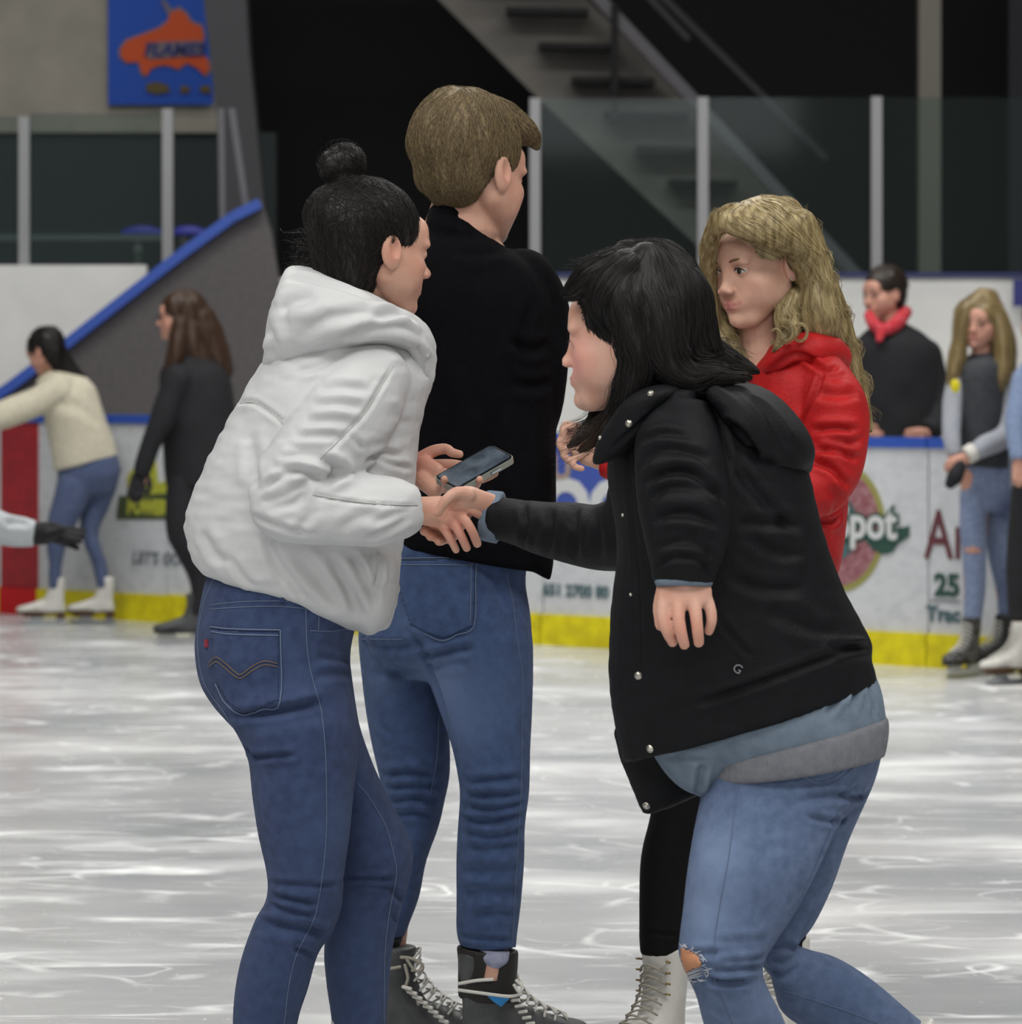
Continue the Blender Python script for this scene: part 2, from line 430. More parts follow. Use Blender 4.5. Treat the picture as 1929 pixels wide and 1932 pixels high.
def crawl(V, Q, flow, n, length, r=.0006, seg=8, lift=.0015, jit=.25, seed=1, mask=None, end_lift=.002):
    """strands that run over the hair mass along flow(p)"""
    rg = random.Random(seed); bv = bvh_of(V, Q); paths = []
    idx = np.arange(len(V)) if mask is None else np.where(mask(V))[0]
    if not len(idx): return thin([], r)
    for _ in range(n):
        p = Vector(V[idx[rg.randrange(len(idx))]]); path = []; wob = Vector((rg.gauss(0, jit), rg.gauss(0, jit), rg.gauss(0, jit)))
        L = length*rg.uniform(.6, 1.3); lf = lift*rg.uniform(.2, 1.8)
        for k in range(seg+1):
            loc, nn, _, _ = bv.find_nearest(p)
            if loc is None: break
            q = loc+nn*(lf+end_lift*(k/seg)**2*rg.uniform(.3, 1)); path.append(tuple(q))
            fl = Vector(flow(loc))+wob; fl = fl-nn*fl.dot(nn)
            if fl.length < 1e-6: break
            p = loc+fl.normalized()*(L/seg)
        if len(path) > 3: paths.append(path)
    return thin(paths, r)
def lock_strands(guide, n, r=.0006, seed=0, wave=0.0, wl=.05, fray=0.0):
    """guide: list of (Vector, radius): loose strands that follow a lock"""
    rg = random.Random(seed); A = cr([(*p, q) for p, q in guide], 6); C, Rr = A[:, :3], A[:, 3]
    T = np.gradient(C, axis=0); T /= np.linalg.norm(T, axis=1)[:, None]+1e-9
    U = np.cross(T, (0.1, 1, .1)); U /= np.linalg.norm(U, axis=1)[:, None]+1e-9; W = np.cross(T, U)
    s = np.concatenate([[0], np.cumsum(np.linalg.norm(np.diff(C, axis=0), axis=1))]); paths = []
    for _ in range(n):
        a = rg.uniform(0, 2*math.pi); q = rg.uniform(.75, 1.12); ph = rg.uniform(0, 6.3)*.25; i0 = int(rg.uniform(0, .35)*len(C)); i1 = int(rg.uniform(.75, 1)*len(C))
        fr = rg.gauss(0, fray)*np.linspace(0, 1, len(C))**2; tw = np.linspace(0, rg.uniform(-.6, .6), len(C))
        path = C+U*((np.cos(a+tw)*q*Rr)+wave*np.sin(s/wl*6.28+ph)+fr)[:, None]+W*((np.sin(a+tw)*q*Rr)+wave*np.cos(s/wl*6.28+ph)+fr*.5)[:, None]
        if i1-i0 > 4: paths.append(path[i0:i1])
    return thin(paths, r)
def combine(a, b):
    if not len(b[0]): return a[0], (a[1].tolist() if isinstance(a[1], np.ndarray) else a[1])
    return join([(a[0], a[1]), b])
def text_mesh(s, size, extr=.002, bold=0, shear=0, font=None):
    c = bpy.data.curves.new('t', 'FONT'); c.body = s; c.size = size; c.extrude = extr; c.offset = bold; c.shear = shear; c.resolution_u = 3
    c.align_x = 'CENTER'; c.align_y = 'CENTER'
    o = bpy.data.objects.new('t', c); COL.objects.link(o)
    dg = bpy.context.evaluated_depsgraph_get(); me = bpy.data.meshes.new_from_object(o.evaluated_get(dg))
    V = np.array([tuple(v.co) for v in me.vertices]); Fc = [tuple(p.vertices) for p in me.polygons]
    bpy.data.objects.remove(o); bpy.data.curves.remove(c); bpy.data.meshes.remove(me)
    return V, Fc
def place_text(tm, c, right, up):
    right = Vector(right).normalized(); up = Vector(up).normalized(); n = right.cross(up)
    M = np.array([tuple(right), tuple(up), tuple(n)]); return tm[0]@M+np.array(tuple(c)), tm[1]
# ================================================================ the rink
def ice_material():
    m = bpy.data.materials.new('skated_ice'); m.use_nodes = True; t = m.node_tree; N = t.nodes; L = t.links; b = N['Principled BSDF']
    tc = N.new('ShaderNodeTexCoord')
    def noise(scale, st, det=4, rot=0, dist=0):
        mp = N.new('ShaderNodeMapping'); mp.inputs['Scale'].default_value = st; mp.inputs['Rotation'].default_value = (0, 0, rot)
        L.new(tc.outputs['Object'], mp.inputs['Vector'])
        n = N.new('ShaderNodeTexNoise'); n.inputs['Scale'].default_value = scale; n.inputs['Detail'].default_value = det; n.inputs['Distortion'].default_value = dist
        L.new(mp.outputs[0], n.inputs['Vector']); return n.outputs['Fac']
    def rng(x, a, b_, c=0, d=1):
        r = N.new('ShaderNodeMapRange'); r.inputs[1].default_value = a; r.inputs[2].default_value = b_; r.inputs[3].default_value = c; r.inputs[4].default_value = d
        L.new(x, r.inputs[0]); return r.outputs[0]
    def math_(op, x, y):
        r = N.new('ShaderNodeMath'); r.operation = op
        for i, v in enumerate((x, y)):
            if isinstance(v, (int, float)): r.inputs[i].default_value = v
            else: L.new(v, r.inputs[i])
        return r.outputs[0]
    def ridge(x, wdt):   # thin line where noise crosses .5
        a = math_('SUBTRACT', x, .5); a = math_('ABSOLUTE', a, 0); return rng(a, 0, wdt, 1, 0)
    l1 = ridge(noise(1.3, (.5, 1, 1), 1, .2, .2), .012)
    l2 = ridge(noise(2.6, (.5, 1.0, 1), 1, -.3, .2), .012)
    l3 = ridge(noise(1.6, (.3, 1.8, 1), 1, .05, .1), .014)
    l4 = ridge(noise(5.0, (.5, .8, 1), 1, -.2, .2), .016)
    br = rng(noise(3.2, (1, 1, 1), 4), .44, .62)
    sc = math_('MAXIMUM', math_('MAXIMUM', l1, l3), math_('MAXIMUM', l2, math_('MULTIPLY', l4, .6)))
    sc = math_('MULTIPLY', sc, br)
    snow = rng(noise(2.4, (.45, 1.0, 1), 9, .1, .2), .50, .72)
    fleck = rng(noise(60, (1, 1, 1), 2), .70, .76); fleck = math_('MULTIPLY', fleck, rng(noise(4, (1, 1, 1)), .5, .65))
    fac = math_('MINIMUM', math_('ADD', math_('ADD', math_('MULTIPLY', sc, .75), math_('MULTIPLY', snow, .55)), fleck), 1)
    base = N.new('ShaderNodeMix'); base.data_type = 'RGBA'; L.new(rng(noise(1.3, (.5, .8, 1), 6), .35, .66), base.inputs[0])
    base.inputs[6].default_value = (*lin('a3a6a8'), 1); base.inputs[7].default_value = (*lin('c9c9ca'), 1)
    mx = N.new('ShaderNodeMix'); mx.data_type = 'RGBA'; L.new(fac, mx.inputs[0]); L.new(base.outputs[2], mx.inputs[6]); mx.inputs[7].default_value = (*lin('eef0f0'), 1)
    L.new(mx.outputs[2], b.inputs['Base Color'])
    L.new(rng(fac, 0, 1, .22, .65), b.inputs['Roughness'])
    bp = N.new('ShaderNodeBump'); bp.inputs['Strength'].default_value = .25; bp.inputs['Distance'].default_value = .01
    L.new(noise(14, (1, 1, 1), 5), bp.inputs['Height']); L.new(bp.outputs[0], b.inputs['Normal'])
    b.inputs['Specular IOR Level'].default_value = .35
    return m
floor = mk('floor', *box((-14, -8, -.06), (14, 34, 0)), ice_material(), smooth=False); tag(floor, kind='structure')
# boards: base line through these two points of the ice
BA = Vector((-2.394, 20.59, 0)); BB = Vector((1.808, 17.21, 0)); BD = (BB-BA).normalized(); BN = Vector((BD.y, -BD.x, 0))
if BN.y > 0: BN = -BN                                           # towards the ice
def bpt(x):   # distance along the boards of an image column
    k = (x-CX)/F; s = (k*BA.y-BA.x)/(BD.x-k*BD.y); return s
def bp3(s, z, off=0): return BA+BD*s+BN*off+Vector((0, 0, z))
m_board = mat('scuffed_white_board', 'c6c8cc', .45, 'b2b5ba', 14, 8, stretch=(1, 1, 1.5), mixrange=(.45, .8))
m_cap = mat('blue_cap_plastic', '2c4fa8', .4)
m_kick = mat('yellow_kick_plastic', 'ddd00a', .45, 'c3b408', 14, 6)
m_red = mat('red_plastic_marker', 'a52a30', .45, '8f2730', 20, 5); m_red2 = mat('bright_red_kick', 'c4111b', .45)
m_white = mat('clean_white_wall', 'dcdcda', .6, 'd2d2d0', 3, 3)
def slab(s0, s1, z0, z1, o0, o1):
    poly = [bp3(s0, z0, o1), bp3(s1, z0, o1), bp3(s1, z1, o1), bp3(s0, z1, o1)]; return prism(poly, -BN*(o1-o0))
cuts = [bpt(-420), bpt(321), bpt(1030), bpt(1757), bpt(2450)]
tops = [1.115, 1.045, 1.045, 1.045]
blab = ['white dasher board at the far left with red line marker and building logo', 'white dasher board behind the man in the black jacket, largely hidden by the skaters',
        'white dasher board with the blue poster and the round coffee style emblem', 'white dasher board at the far right behind the girl with ripped jeans']
boards = []
for i in range(4):
    s0, s1, zt = cuts[i]+.004, cuts[i+1]-.004, tops[i]
    r = empty('dasher_board', tuple(bp3((s0+s1)/2, 0, 0))); tag(r, blab[i], 'rink board', 'dasher boards around the ice'); boards.append(r)
    ko = .035 if i == 0 else .042
    mk('panel', *slab(s0, s1, .02, zt-.035, -.06, .02), m_board, r, False)
    mk('cap_rail', *slab(s0, s1, zt-.035, zt+.012, -.09, .035), m_cap, r, False)
    mk('kick_plate', *slab(s0, s1, 0, .155 if i else .15, -.06, ko), m_kick, r, False)
def bquad(r, name, x0, x1, z0, z1, m, off=.026): return mk(name, *slab(bpt(x0), bpt(x1), z0, z1, .018, off), m, r, False)
def zof(x, y):   # height on the boards plane of an image point
    s = bpt(x); q = bp3(s, 0, .02); return CH-(y-HZ)*q.y/F
def bpoly(r, name, pts, m, off=.024, th=.004):
    poly = [bp3(bpt(x), zof(x, y), off) for x, y in pts]; return mk(name, *prism(poly, -BN*th), m, r, False)
def circ(cx, cy, rx, ry, n=40, a0=0, a1=2*math.pi, ph=0): return [(cx+rx*math.cos(a0+(a1-a0)*i/n), cy+ry*math.sin(a0+(a1-a0)*i/n)) for i in range(n)]
def btext(r, s, x, y, hpx, m, off=.026, bold=0, shear=0, name='lettering', sx=1):
    d = bp3(bpt(x), 0).y; tm = text_mesh(s, hpx*d/F*1.42, .0015, bold*d/F, shear); V = tm[0].copy(); V[:, 0] *= sx
    V, Fc = place_text((V, tm[1]), bp3(bpt(x), zof(x, y), off), BD, (0, 0, 1)); return mk(name, V, Fc, m, r, False)
m_dkgreen = mat('dark_green_print', '27493f', .5); m_gold = mat('olive_gold_print', '8c8a48', .5); m_maroon = mat('maroon_print', '7c4048', .5, '9c7378', 40, 3)
m_pwhite = mat('white_print', 'c6c8c9', .5); m_slate = mat('slate_green_print', '4a6268', .5); m_yel = mat('yellow_green_print', 'a9ac3a', .5)
m_olive = mat('dark_olive_print', '3f4a2c', .5); m_grey = mat('grey_print', '777d84', .5); m_blue = mat('royal_blue_print', '3d519f', .5); m_tan = mat('tan_print', 'a08c78', .5)
m_oxblood = mat('oxblood_print', '5f2c33', .5)
b0, b1, b2, b3 = boards
bquad(b0, 'red_line_marker', 8, 78, .15, 1.078, m_red); bquad(b0, 'red_kick_marker', 8, 77, 0, .15, m_red2, .04)
bpoly(b0, 'logo_building', [(246, 898), (256, 884), (262, 914), (270, 914), (278, 870), (290, 858), (300, 872), (304, 912), (322, 906), (340, 912), (337, 935), (246, 935)], m_yel)
bpoly(b0, 'logo_plate', [(230, 936), (334, 930), (334, 980), (225, 980)], m_olive, .025)
btext(b0, 'POWER', 283, 958, 26, m_yel, .027, 2.5, .1, sx=.8)
btext(b0, "LET'S GO", 300, 1054, 22, m_grey, .026, 1, .2)
bpoly(b2, 'poster', [(1030, 832), (1152, 838), (1152, 962), (1030, 958)], m_blue)
btext(b2, 'U', 1066, 884, 46, m_tan, .027, 2)
btext(b2, 'OO', 1119, 962, 96, m_pwhite, .027, 7)
btext(b2, '651 2700 80', 1092, 1116, 22, m_slate, .026, 1.2)
# round emblem
bpoly(b2, 'emblem_rim', circ(1590, 995, 86, 122), m_gold, .024)
bpoly(b2, 'emblem_ring', circ(1590, 995, 76, 110), m_maroon, .0255)
bpoly(b2, 'emblem_core', circ(1584, 995, 42, 62), m_slate, .027)
bpoly(b2, 'emblem_swash', [(1580, 1006), (1660, 1006), (1722, 992), (1722, 1012), (1700, 1026), (1690, 1042), (1672, 1046), (1652, 1036), (1640, 1020), (1580, 1030)], m_dkgreen, .028)
btext(b2, 'Spot', 1640, 988, 62, m_dkgreen, .030, 7.5, 0, sx=.86)
btext(b2, 'Spot', 1640, 988, 62, m_pwhite, .033, 2.2, 0, sx=.86)
btext(b3, 'Ar', 1793, 1014, 92, m_oxblood, .026, 1.0, 0, sx=.72)
btext(b3, '25', 1793, 1106, 40, m_dkgreen, .026, 2.4)
bquad(b3, 'printed_line', 1760, 1818, zof(1790, 1135), zof(1790, 1132), m_grey)
btext(b3, 'Trac', 1786, 1160, 28, m_slate, .026, 1.6)
# ---------------------------------------------------------------- bench wall behind the boards
YW = 22.5
def wp(x, y, Y): return P(x, y, Y)
def zat(y, Y): return CH-(y-HZ)*Y/F
def xat(x, Y): return (x-CX)*Y/F
def wallquad(name, x0, x1, y0, y1, Y, m, th=.12, parent=None, z0=None):
    return mk(name, *box((xat(x0, Y), Y, zat(y1, Y) if z0 is None else z0), (xat(x1, Y), Y+th, zat(y0, Y))), m, parent, False)
wb = wallquad('wall_back', 440, 2500, 524, 0, YW, m_white, z0=0); tag(wb, kind='structure')
t1 = wallquad('trim_1', 1050, 2500, 514, 523, YW-.03, mat('navy_wall_trim', '232c5c', .5), .18); tag(t1, kind='structure')
wl = wallquad('wall_left', -600, 276, 500, 0, YW-.1, m_white, z0=0); tag(wl, kind='structure')
m_bluecap2 = m_cap
m_taupe = mat('taupe_partition', '5a5556', .7, '504c4e', 30, 4)
pt = empty('partition', (xat(300, 21.9), 21.9, 0)); tag(pt, 'grey sloping partition edged with a blue rail, behind the dark haired woman at left', 'partition')
Yp = 21.9
poly = [(-60, 792), (-60, 770), (20, 722), (120, 646), (240, 552), (350, 467), (440, 402), (492, 376), (512, 440), (530, 560), (534, 900), (-60, 900)]
mk('panel', *prism([P(x, y, Yp) for x, y in poly], (0, .15, 0)), m_taupe, pt, False)
dl = [(-60, 782), (20, 730), (120, 654), (240, 560), (350, 475), (440, 410), (492, 384)]
mk('rail', *join([bar(P(*dl[i], Yp-.03), P(*dl[i+1], Yp-.03), 9.5*Yp/F, .07) for i in range(len(dl)-1)]), m_cap, pt, False)
# glass shields
m_post = mat('aluminium_post', '8f9092', .4, metal=.3)
def glass_mat():
    m = bpy.data.materials.new('shield_glass'); m.use_nodes = True; t = m.node_tree; N = t.nodes; L = t.links
    for n in list(N): N.remove(n)
    o = N.new('ShaderNodeOutputMaterial'); tr = N.new('ShaderNodeBsdfTransparent'); tr.inputs[0].default_value = (.80, .86, .85, 1)
    g = N.new('ShaderNodeBsdfGlossy'); g.inputs['Roughness'].default_value = .06; g.inputs['Color'].default_value = (.9, .95, 1, 1)
    df = N.new('ShaderNodeBsdfDiffuse'); df.inputs[0].default_value = (*lin('7d8a88'), 1)
    a = N.new('ShaderNodeMixShader'); a.inputs[0].default_value = .006; b = N.new('ShaderNodeMixShader'); b.inputs[0].default_value = .03
    L.new(tr.outputs[0], a.inputs[1]); L.new(g.outputs[0], a.inputs[2]); L.new(a.outputs[0], b.inputs[1]); L.new(df.outputs[0], b.inputs[2]); L.new(b.outputs[0], o.inputs[0])
    return m
m_glass = glass_mat()
posts = [(45, 220, 505, 20), (316, 205, 505, 20), (686, 184, 524, 20), (1010, 185, 524, 20), (1327, 183, 524, 20), (1655, 182, 524, 20), (1990, 182, 524, 20)]
plab = ['slim grey glass post at the far left above the white wall', 'grey glass post standing in front of the blue banner wall', 'grey glass post behind the heads, hidden by the hair bun',
        'grey glass post just right of the blond man', 'grey glass post directly behind the blond woman in red', 'grey glass post above the man with the red scarf', 'grey glass post beyond the right edge']
for (x, y0, y1, wd), lb in zip(posts, plab):
    if x > 1929 or x == 686: continue
    o = wallquad('glass_post', x-wd/2, x+wd/2, y0, y1, YW-.02, m_post, .07, z0=0 if x == 316 else None); tag(o, lb, 'post', 'posts between the glass shields')
glab = [(-290, 34, 220, 500, 'clear glass shield at the left edge above the white wall'), (56, 305, 214, 500, 'clear glass shield between the two leftmost posts'), (1022, 1316, 186, 514, 'clear glass shield in front of the staircase'),
        (1338, 1644, 184, 514, 'clear glass shield behind the blond woman, left of the tall column'), (1666, 1980, 184, 514, 'clear glass shield at the right edge in front of the tall column')]
for x0, x1, y0, y1, lb in glab:
    o = wallquad('glass_shield', x0, x1, y0, y1, YW+.01, m_glass, .012); tag(o, lb, 'glass pane', 'glass shields on the bench wall')
# leaning glass posts on the partition
for (a, b), lb in zip((((418, 205), (421, 418)), ((438, 205), (466, 396))), ('faint grey upright on the sloping blue rail, nearer the banner', 'slanting grey glass post leaning at the top of the blue rail')):
    o = mk('rail_post', *bar(P(*a, Yp+.1), P(*b, Yp+.1), 6*Yp/F, .03), mat('dim_post', '5b5a5f', .5), None, False); tag(o, lb, 'post')
# ---------------------------------------------------------------- dark hall behind
YH = 29.0
m_hall = mat('unlit_hall_black', '0c0d0f', .9); m_beige = mat('beige_upper_wall', '9b968c', .9, '8f8b82', 3, 3)  # near-black wall colour holds the dark of the unlit hall
m_band = mat('charcoal_lower_wall', '2d3436', .85); m_dkcol = mat('charcoal_column_paint', '434347', .8)
wr = mk('wall_rear', *box((-12, YH, 0), (12, YH+.2, 9.5)), m_hall, None, False); tag(wr, kind='structure')
ce = mk('ceiling', *box((-14, -8, 9.5), (14, 34, 9.7)), mat('dark_ceiling', '2a2b2d', .9), None, False); tag(ce, kind='structure')
for nm, (a, b) in {'wall_side_left': ((-14.2, -8, 0), (-14, 34, 9.5)), 'wall_side_right': ((14, -8, 0), (14.2, 34, 9.5)), 'wall_behind': ((-14, -8.2, 0), (14, -8, 9.5))}.items():
    o = mk(nm, *box(a, b), mat('hall_side_paint', '8a8a88', .9), None, False); tag(o, kind='structure')
Y2 = 26.0
o = wallquad('wall_upper', -900, 410, -500, 250, Y2, m_beige, .2); tag(o, kind='structure')
o = wallquad('wall_lower', -900, 520, 250, 0, Y2+.05, m_band, .2, z0=0); tag(o, kind='structure')
bn = empty('banner', (xat(302, Y2-.06), Y2-.06, zat(200, Y2))); tag(bn, 'blue hanging banner with an orange hockey figure emblem, upper left', 'banner')
m_bblue = mat('banner_blue_cloth', '0d48ac', .7); m_bor = mat('banner_orange_print', 'c24a16', .7); m_bhalo = mat('banner_grey_outline', '6d6470', .7)
mk('cloth', *box((xat(206, Y2), Y2-.07, zat(199, Y2)), (xat(404, Y2), Y2-.06, zat(-240, Y2))), m_bblue, bn, False)
def bnp(nm, pts, m, off):
    return mk(nm, *prism([P(x, y, Y2-off) for x, y in pts], (0, .008, 0)), m, bn, False)
fig = [(228, 92), (240, 76), (268, 66), (300, 54), (316, 42), (322, 24), (338, 18), (352, 28), (360, 42), (380, 50), (384, 68), (380, 100), (392, 112), (396, 130), (386, 142), (372, 128), (352, 118), (336, 130), (322, 124), (306, 122), (286, 128), (278, 142), (268, 138), (262, 116), (240, 118), (228, 106)]
cxx = sum(p[0] for p in fig)/len(fig); cyy = sum(p[1] for p in fig)/len(fig)
bnp('emblem_outline', [(cxx+(x-cxx)*1.05, cyy+(y-cyy)*1.09) for x, y in fig], m_bhalo, .08)
bnp('emblem_figure', fig, m_bor, .09)
bnp('emblem_band', [(276, 80), (380, 76), (384, 104), (280, 112)], m_bhalo, .1)
V, Fc = place_text(text_mesh('FLAMES', 34*Y2/F, .002, .004, .2), P(328, 95, Y2-.102), (1, 0, 0), (0, 0, 1)); mk('lettering', V*1.0, Fc, mat('banner_navy_print', '232a66', .7), bn, False)
for p in ([(276, 158), (296, 154), (316, 160), (322, 172), (296, 178), (276, 172)], [(342, 160), (358, 164), (358, 174), (340, 176)], [(378, 162), (396, 160), (398, 176), (378, 174)]):
    bnp('emblem_skate', p, mat('banner_ochre_print', '5a4a22', .7), .09)
bnp('emblem_stick', [(303, 0), (312, 0), (330, 26), (318, 30)], m_bhalo, .085)
# slanted column and horizontal rail in the left bay
cl = mk('slanted_column', *prism([P(x, y, 24.6) for x, y in [(376, -200), (452, -200), (470, 100), (500, 400), (520, 640), (440, 640), (418, 300), (384, 0)]], (0, .3, 0)), m_dkcol, None, False)
tag(cl, 'dark grey leaning column beside the blue banner', 'column')
rl = mk('hand_rail', *bar(P(-400, 448, 24), P(312, 448, 24), 6*24/F, .03), mat('dull_steel_rail', '4d5656', .6), None, False); tag(rl, 'dull grey horizontal rail behind the left glass shields', 'rail')
for (cx_, w_), lb in (((268, 42), 'blue rounded seat back beyond the rail, left one'), ((356, 36), 'blue rounded seat back beyond the rail, beside the sloping rail')):
    V, Fc = edge_loft(24.6, [(cx_-w_, 442, cx_+w_, 442, 10), (cx_-w_*.9, 434, cx_+w_*.9, 434, 10), (cx_-w_*.5, 428, cx_+w_*.5, 428, 8)], (.3, .3)); 
    leg = bar(P(cx_-8, 446, 24.6), P(cx_-8, 446+ (zat(446, 24.6))*F/24.6, 24.6), .02)
    s = empty('arena_seat', tuple(P(cx_, 446, 24.6))); tag(s, lb, 'seat'); mk('seat_back', V, Fc, mat('blue_seat_plastic', '34389a', .5), s); mk('stem', *leg, m_dkcol, s, False)
fb = mk('bollard', *bar(Vector((P(261, 500, 24.2).x, 24.2, 0)), P(261, 464, 24.2), 7*24.2/F, .02), mat('pale_bollard', '5f6a66', .7), None, False); tag(fb, 'short pale post stub above the left white wall corner', 'post')
# staircase
st = empty('staircase', (xat(1200, 26), 26, 0)); tag(st, 'dark steel staircase rising to the left behind the glass, seen from below', 'staircase')
m_soff = mat('grey_stair_soffit', '78746f', .85, '6b6865', 2, 2); m_tread = mat('black_tread', '121214', .8); m_str = mat('dark_stringer_paint', '626065', .7)
ys = 27.0
mk('soffit', *prism([P(x, y, ys) for x, y in [(660, -200), (900, -200), (1110, 0), (1315, 205), (1428, 310), (1640, 560), (1640, 700), (1400, 560), (1309, 456), (1005, 175), (829, 0)]], (0, .1, 0)), m_soff, st, False)
for x0, x1, y in ((955, 1110, 22), (1016, 1160, 88), (1078, 1235, 152), (1140, 1300, 217), (1200, 1325, 281), (1262, 1390, 345), (880, 1040, -44)):
    mk('tread', *bar(P(x0, y, ys-.2), P(x1, y+3, ys-.2), 6*ys/F, .12), m_tread, st, False)
mk('stringer', *bar(P(1020, -120, ys-.35), P(1640, 545, ys-.35), 11*ys/F, .06), m_str, st, False)
mk('newel_post', *bar(P(1160, 10, ys-.4), P(1160, 236, ys-.4), 7*ys/F, .04), m_tread, st, False)
for a, b_ in (((1060, -180), (1300, 75)), ((1195, -60), (1560, 300))):
    mk('guard_rail', *bar(P(*a, ys-.5), P(*b_, ys-.5), 6*ys/F, .03), mat('dim_guard_rail', '26262a', .7), st, False)
mk('support_leg', *bar(P(1640, 600, ys), P(1640, 2200, ys)+Vector((0, 0, 0)), .06), m_str, st, False)
tc_ = wallquad('tall_column', 1735, 1776, -600, 0, 25.0, mat('grey_column_paint', '6b675f', .6), .14, z0=0); tag(tc_, 'tall pale grey steel column above the man with the red scarf', 'column')
o = wallquad('dark_curtain', 1905, 2300, -400, 0, 26.5, mat('charcoal_curtain', '2b2b31', .9), .1, z0=0); tag(o, 'charcoal wall edge at the upper right corner', 'curtain')
o = wallquad('blue_sign', 1913, 1990, 527, 578, YW-.16, mat('navy_sign', '2b2f72', .6), .03); tag(o, 'small navy sign on the white wall at the right edge', 'sign')
# platform of the bench box, where the man in the dark coat stands
pf = wallquad('trim_2', 1330, 2100, 0, 0, 19.2, mat('rubber_bench_floor', '222222', .9), 1.5, z0=0); bpy.data.objects.remove(pf)
# ================================================================ people
def skin(nm, c='c89d89', c2='bf8f7b'): return mat(nm, c, .5, c2, 25, 3, bump=.08, bscale=600, sss=.12, spec=.35)
def denim(nm, c1, c2): return mat(nm, c1, .85, c2, 55, 8, bump=.5, bscale=900, spec=.15, mixrange=(.32, .68), sheen=.05)
def hairmat(nm, c1, c2, rough=.42, st=(3, 3, 1), ns=120): return mat(nm, c1, rough, c2, ns, 3, stretch=st, spec=.4, mixrange=(.3, .7))
m_skinA = skin('fair_skin'); m_thread = mat('stitching_thread', '5a6882', .8); m_thread_y = mat('tan_thread', '6e5a4a', .8)
m_snap = mat('silver_snap', 'b9b6aa', .3, metal=.8); m_steel = mat('skate_steel', 'a9adb0', .25, metal=.9); m_sole = mat('brown_heel', '4a331c', .5)
m_hold = mat('black_plastic_holder', '17181a', .4); m_lace = mat('white_lace', 'c9c7c0', .8); m_lace2 = mat('cream_lace', '9c978a', .8)
def rotz(yaw, V, loc):
    th = R(yaw); f = np.array((math.sin(th), -math.cos(th), 0)); s = np.array((math.cos(th), math.sin(th), 0)); u = np.array((0, 0, 1.))
    return V[:, :1]*f+V[:, 1:2]*s+V[:, 2:3]*u+np.array(loc, float)
def skate(par, loc, yaw, mboot, kind='hockey', sc=1.0, label=None, lace=m_lace, top=.27, tilt=0, trim=None, laces=True, pitch=0, detail=True, vox=.004):
    """boot on a steel runner; x points to the toe, base at the ice"""
    def T(V):
        V = np.asarray(V, float)*sc
        if pitch:
            c, s = math.cos(R(pitch)), math.sin(R(pitch)); o = np.array((.16*sc, 0, 0)); W = V-o
            V = np.stack([W[:, 0]*c+W[:, 2]*s, W[:, 1], -W[:, 0]*s+W[:, 2]*c], 1)+o
            V[:, 2] -= min(0, V[:, 2].min())
        if tilt:
            c, s = math.cos(R(tilt)), math.sin(R(tilt)); V = np.stack([V[:, 0], V[:, 1]*c-V[:, 2]*s, V[:, 1]*s+V[:, 2]*c], 1)
        return rotz(yaw, V, loc)
    fig = kind == 'figure'; zs = .062
    shaft = [(-.008, top, .052, .043), (-.010, top-.04, .049, .040), (-.006, .19, .050, .038), (.004, .15, .058, .037), (.022, .12, .080, .038), (.030, zs+.03, .092, .038), (.030, zs+.012, .092, .035)]
    C = np.array([(x, 0, z) for x, z, a, b in shaft]); U = np.array([(a, 0, 0) for x, z, a, b in shaft]); W = np.array([(0, b, 0) for x, z, a, b in shaft])
    A = cr(np.hstack([C, U, W]), 4); p1 = ringmesh(A[:, :3], A[:, 3:6], A[:, 6:9], 24, (0, .2))
    toe = [(.02, .115, .034, .042), (.07, .108, .035, .040), (.12, .098, .042, .032), (.165, .091, .044, .026), (.195, .088, .036, .022), (.208, .087, .024, .016)]
    A = cr(np.array([(x, 0, z, 0, w_, 0, 0, 0, h_) for x, z, w_, h_ in toe]), 4); p2 = ringmesh(A[:, :3], A[:, 3:6], A[:, 6:9], 24, (.2, .6))
    V, Q, E = fuse([p1, p2], vox, 3)
    boot = mk('ice_skate', T(V), Q, mboot, par); 
    if label: boot['label'] = label
    sole = [(-.055, .030), (-.02, .034), (.03, .030), (.09, .038), (.15, .045), (.195, .036), (.21, .015)]
    poly = [(x, -w_, zs) for x, w_ in sole]+[(x, w_, zs) for x, w_ in sole[::-1]]
    V, Fc = prism(poly, (0, 0, .014)); mk('sole', T(V), Fc, m_sole if fig else m_hold, boot, False)
    if fig:
        V, Fc = join([prism([(-.058, -.026, .036), (-.01, -.026, .036), (-.016, -.026, zs+.004), (-.06, -.026, zs+.004)], (0, .052, 0)), prism([(.06, -.022, .045), (.17, -.022, .045), (.18, -.022, zs+.004), (.05, -.022, zs+.004)], (0, .044, 0))])
        mk('heel', T(V), Fc, m_sole, boot, False)
        V, Fc = prism([(x, -.002, z) for x, z in ((-.075, 0.002), (.15, 0.0), (.185, .008), (.195, .03), (.16, .022), (.12, .048), (.08, .048), (.06, .022), (0, .022), (-.02, .042), (-.05, .042), (-.06, .02))], (0, .004, 0)); mk('blade', T(V), Fc, m_steel, boot, False)
    else:
        V, Fc = prism([(x, -.011, z) for x, z in ((-.06, .03), (-.045, .018), (.16, .018), (.2, .03), (.18, zs+.002), (.10, zs+.002), (.085, .036), (.025, .036), (.01, zs+.002), (-.05, zs+.002))], (0, .022, 0)); mk('holder', T(V), Fc, m_hold if trim is None else trim, boot, False)
        V, Fc = prism([(x, -.0018, z) for x, z in ((-.075, .014), (-.06, 0.001), (.19, 0.0), (.215, .016), (.2, .022), (-.06, .022))], (0, .0036, 0)); mk('blade', T(V), Fc, m_steel, boot, False)
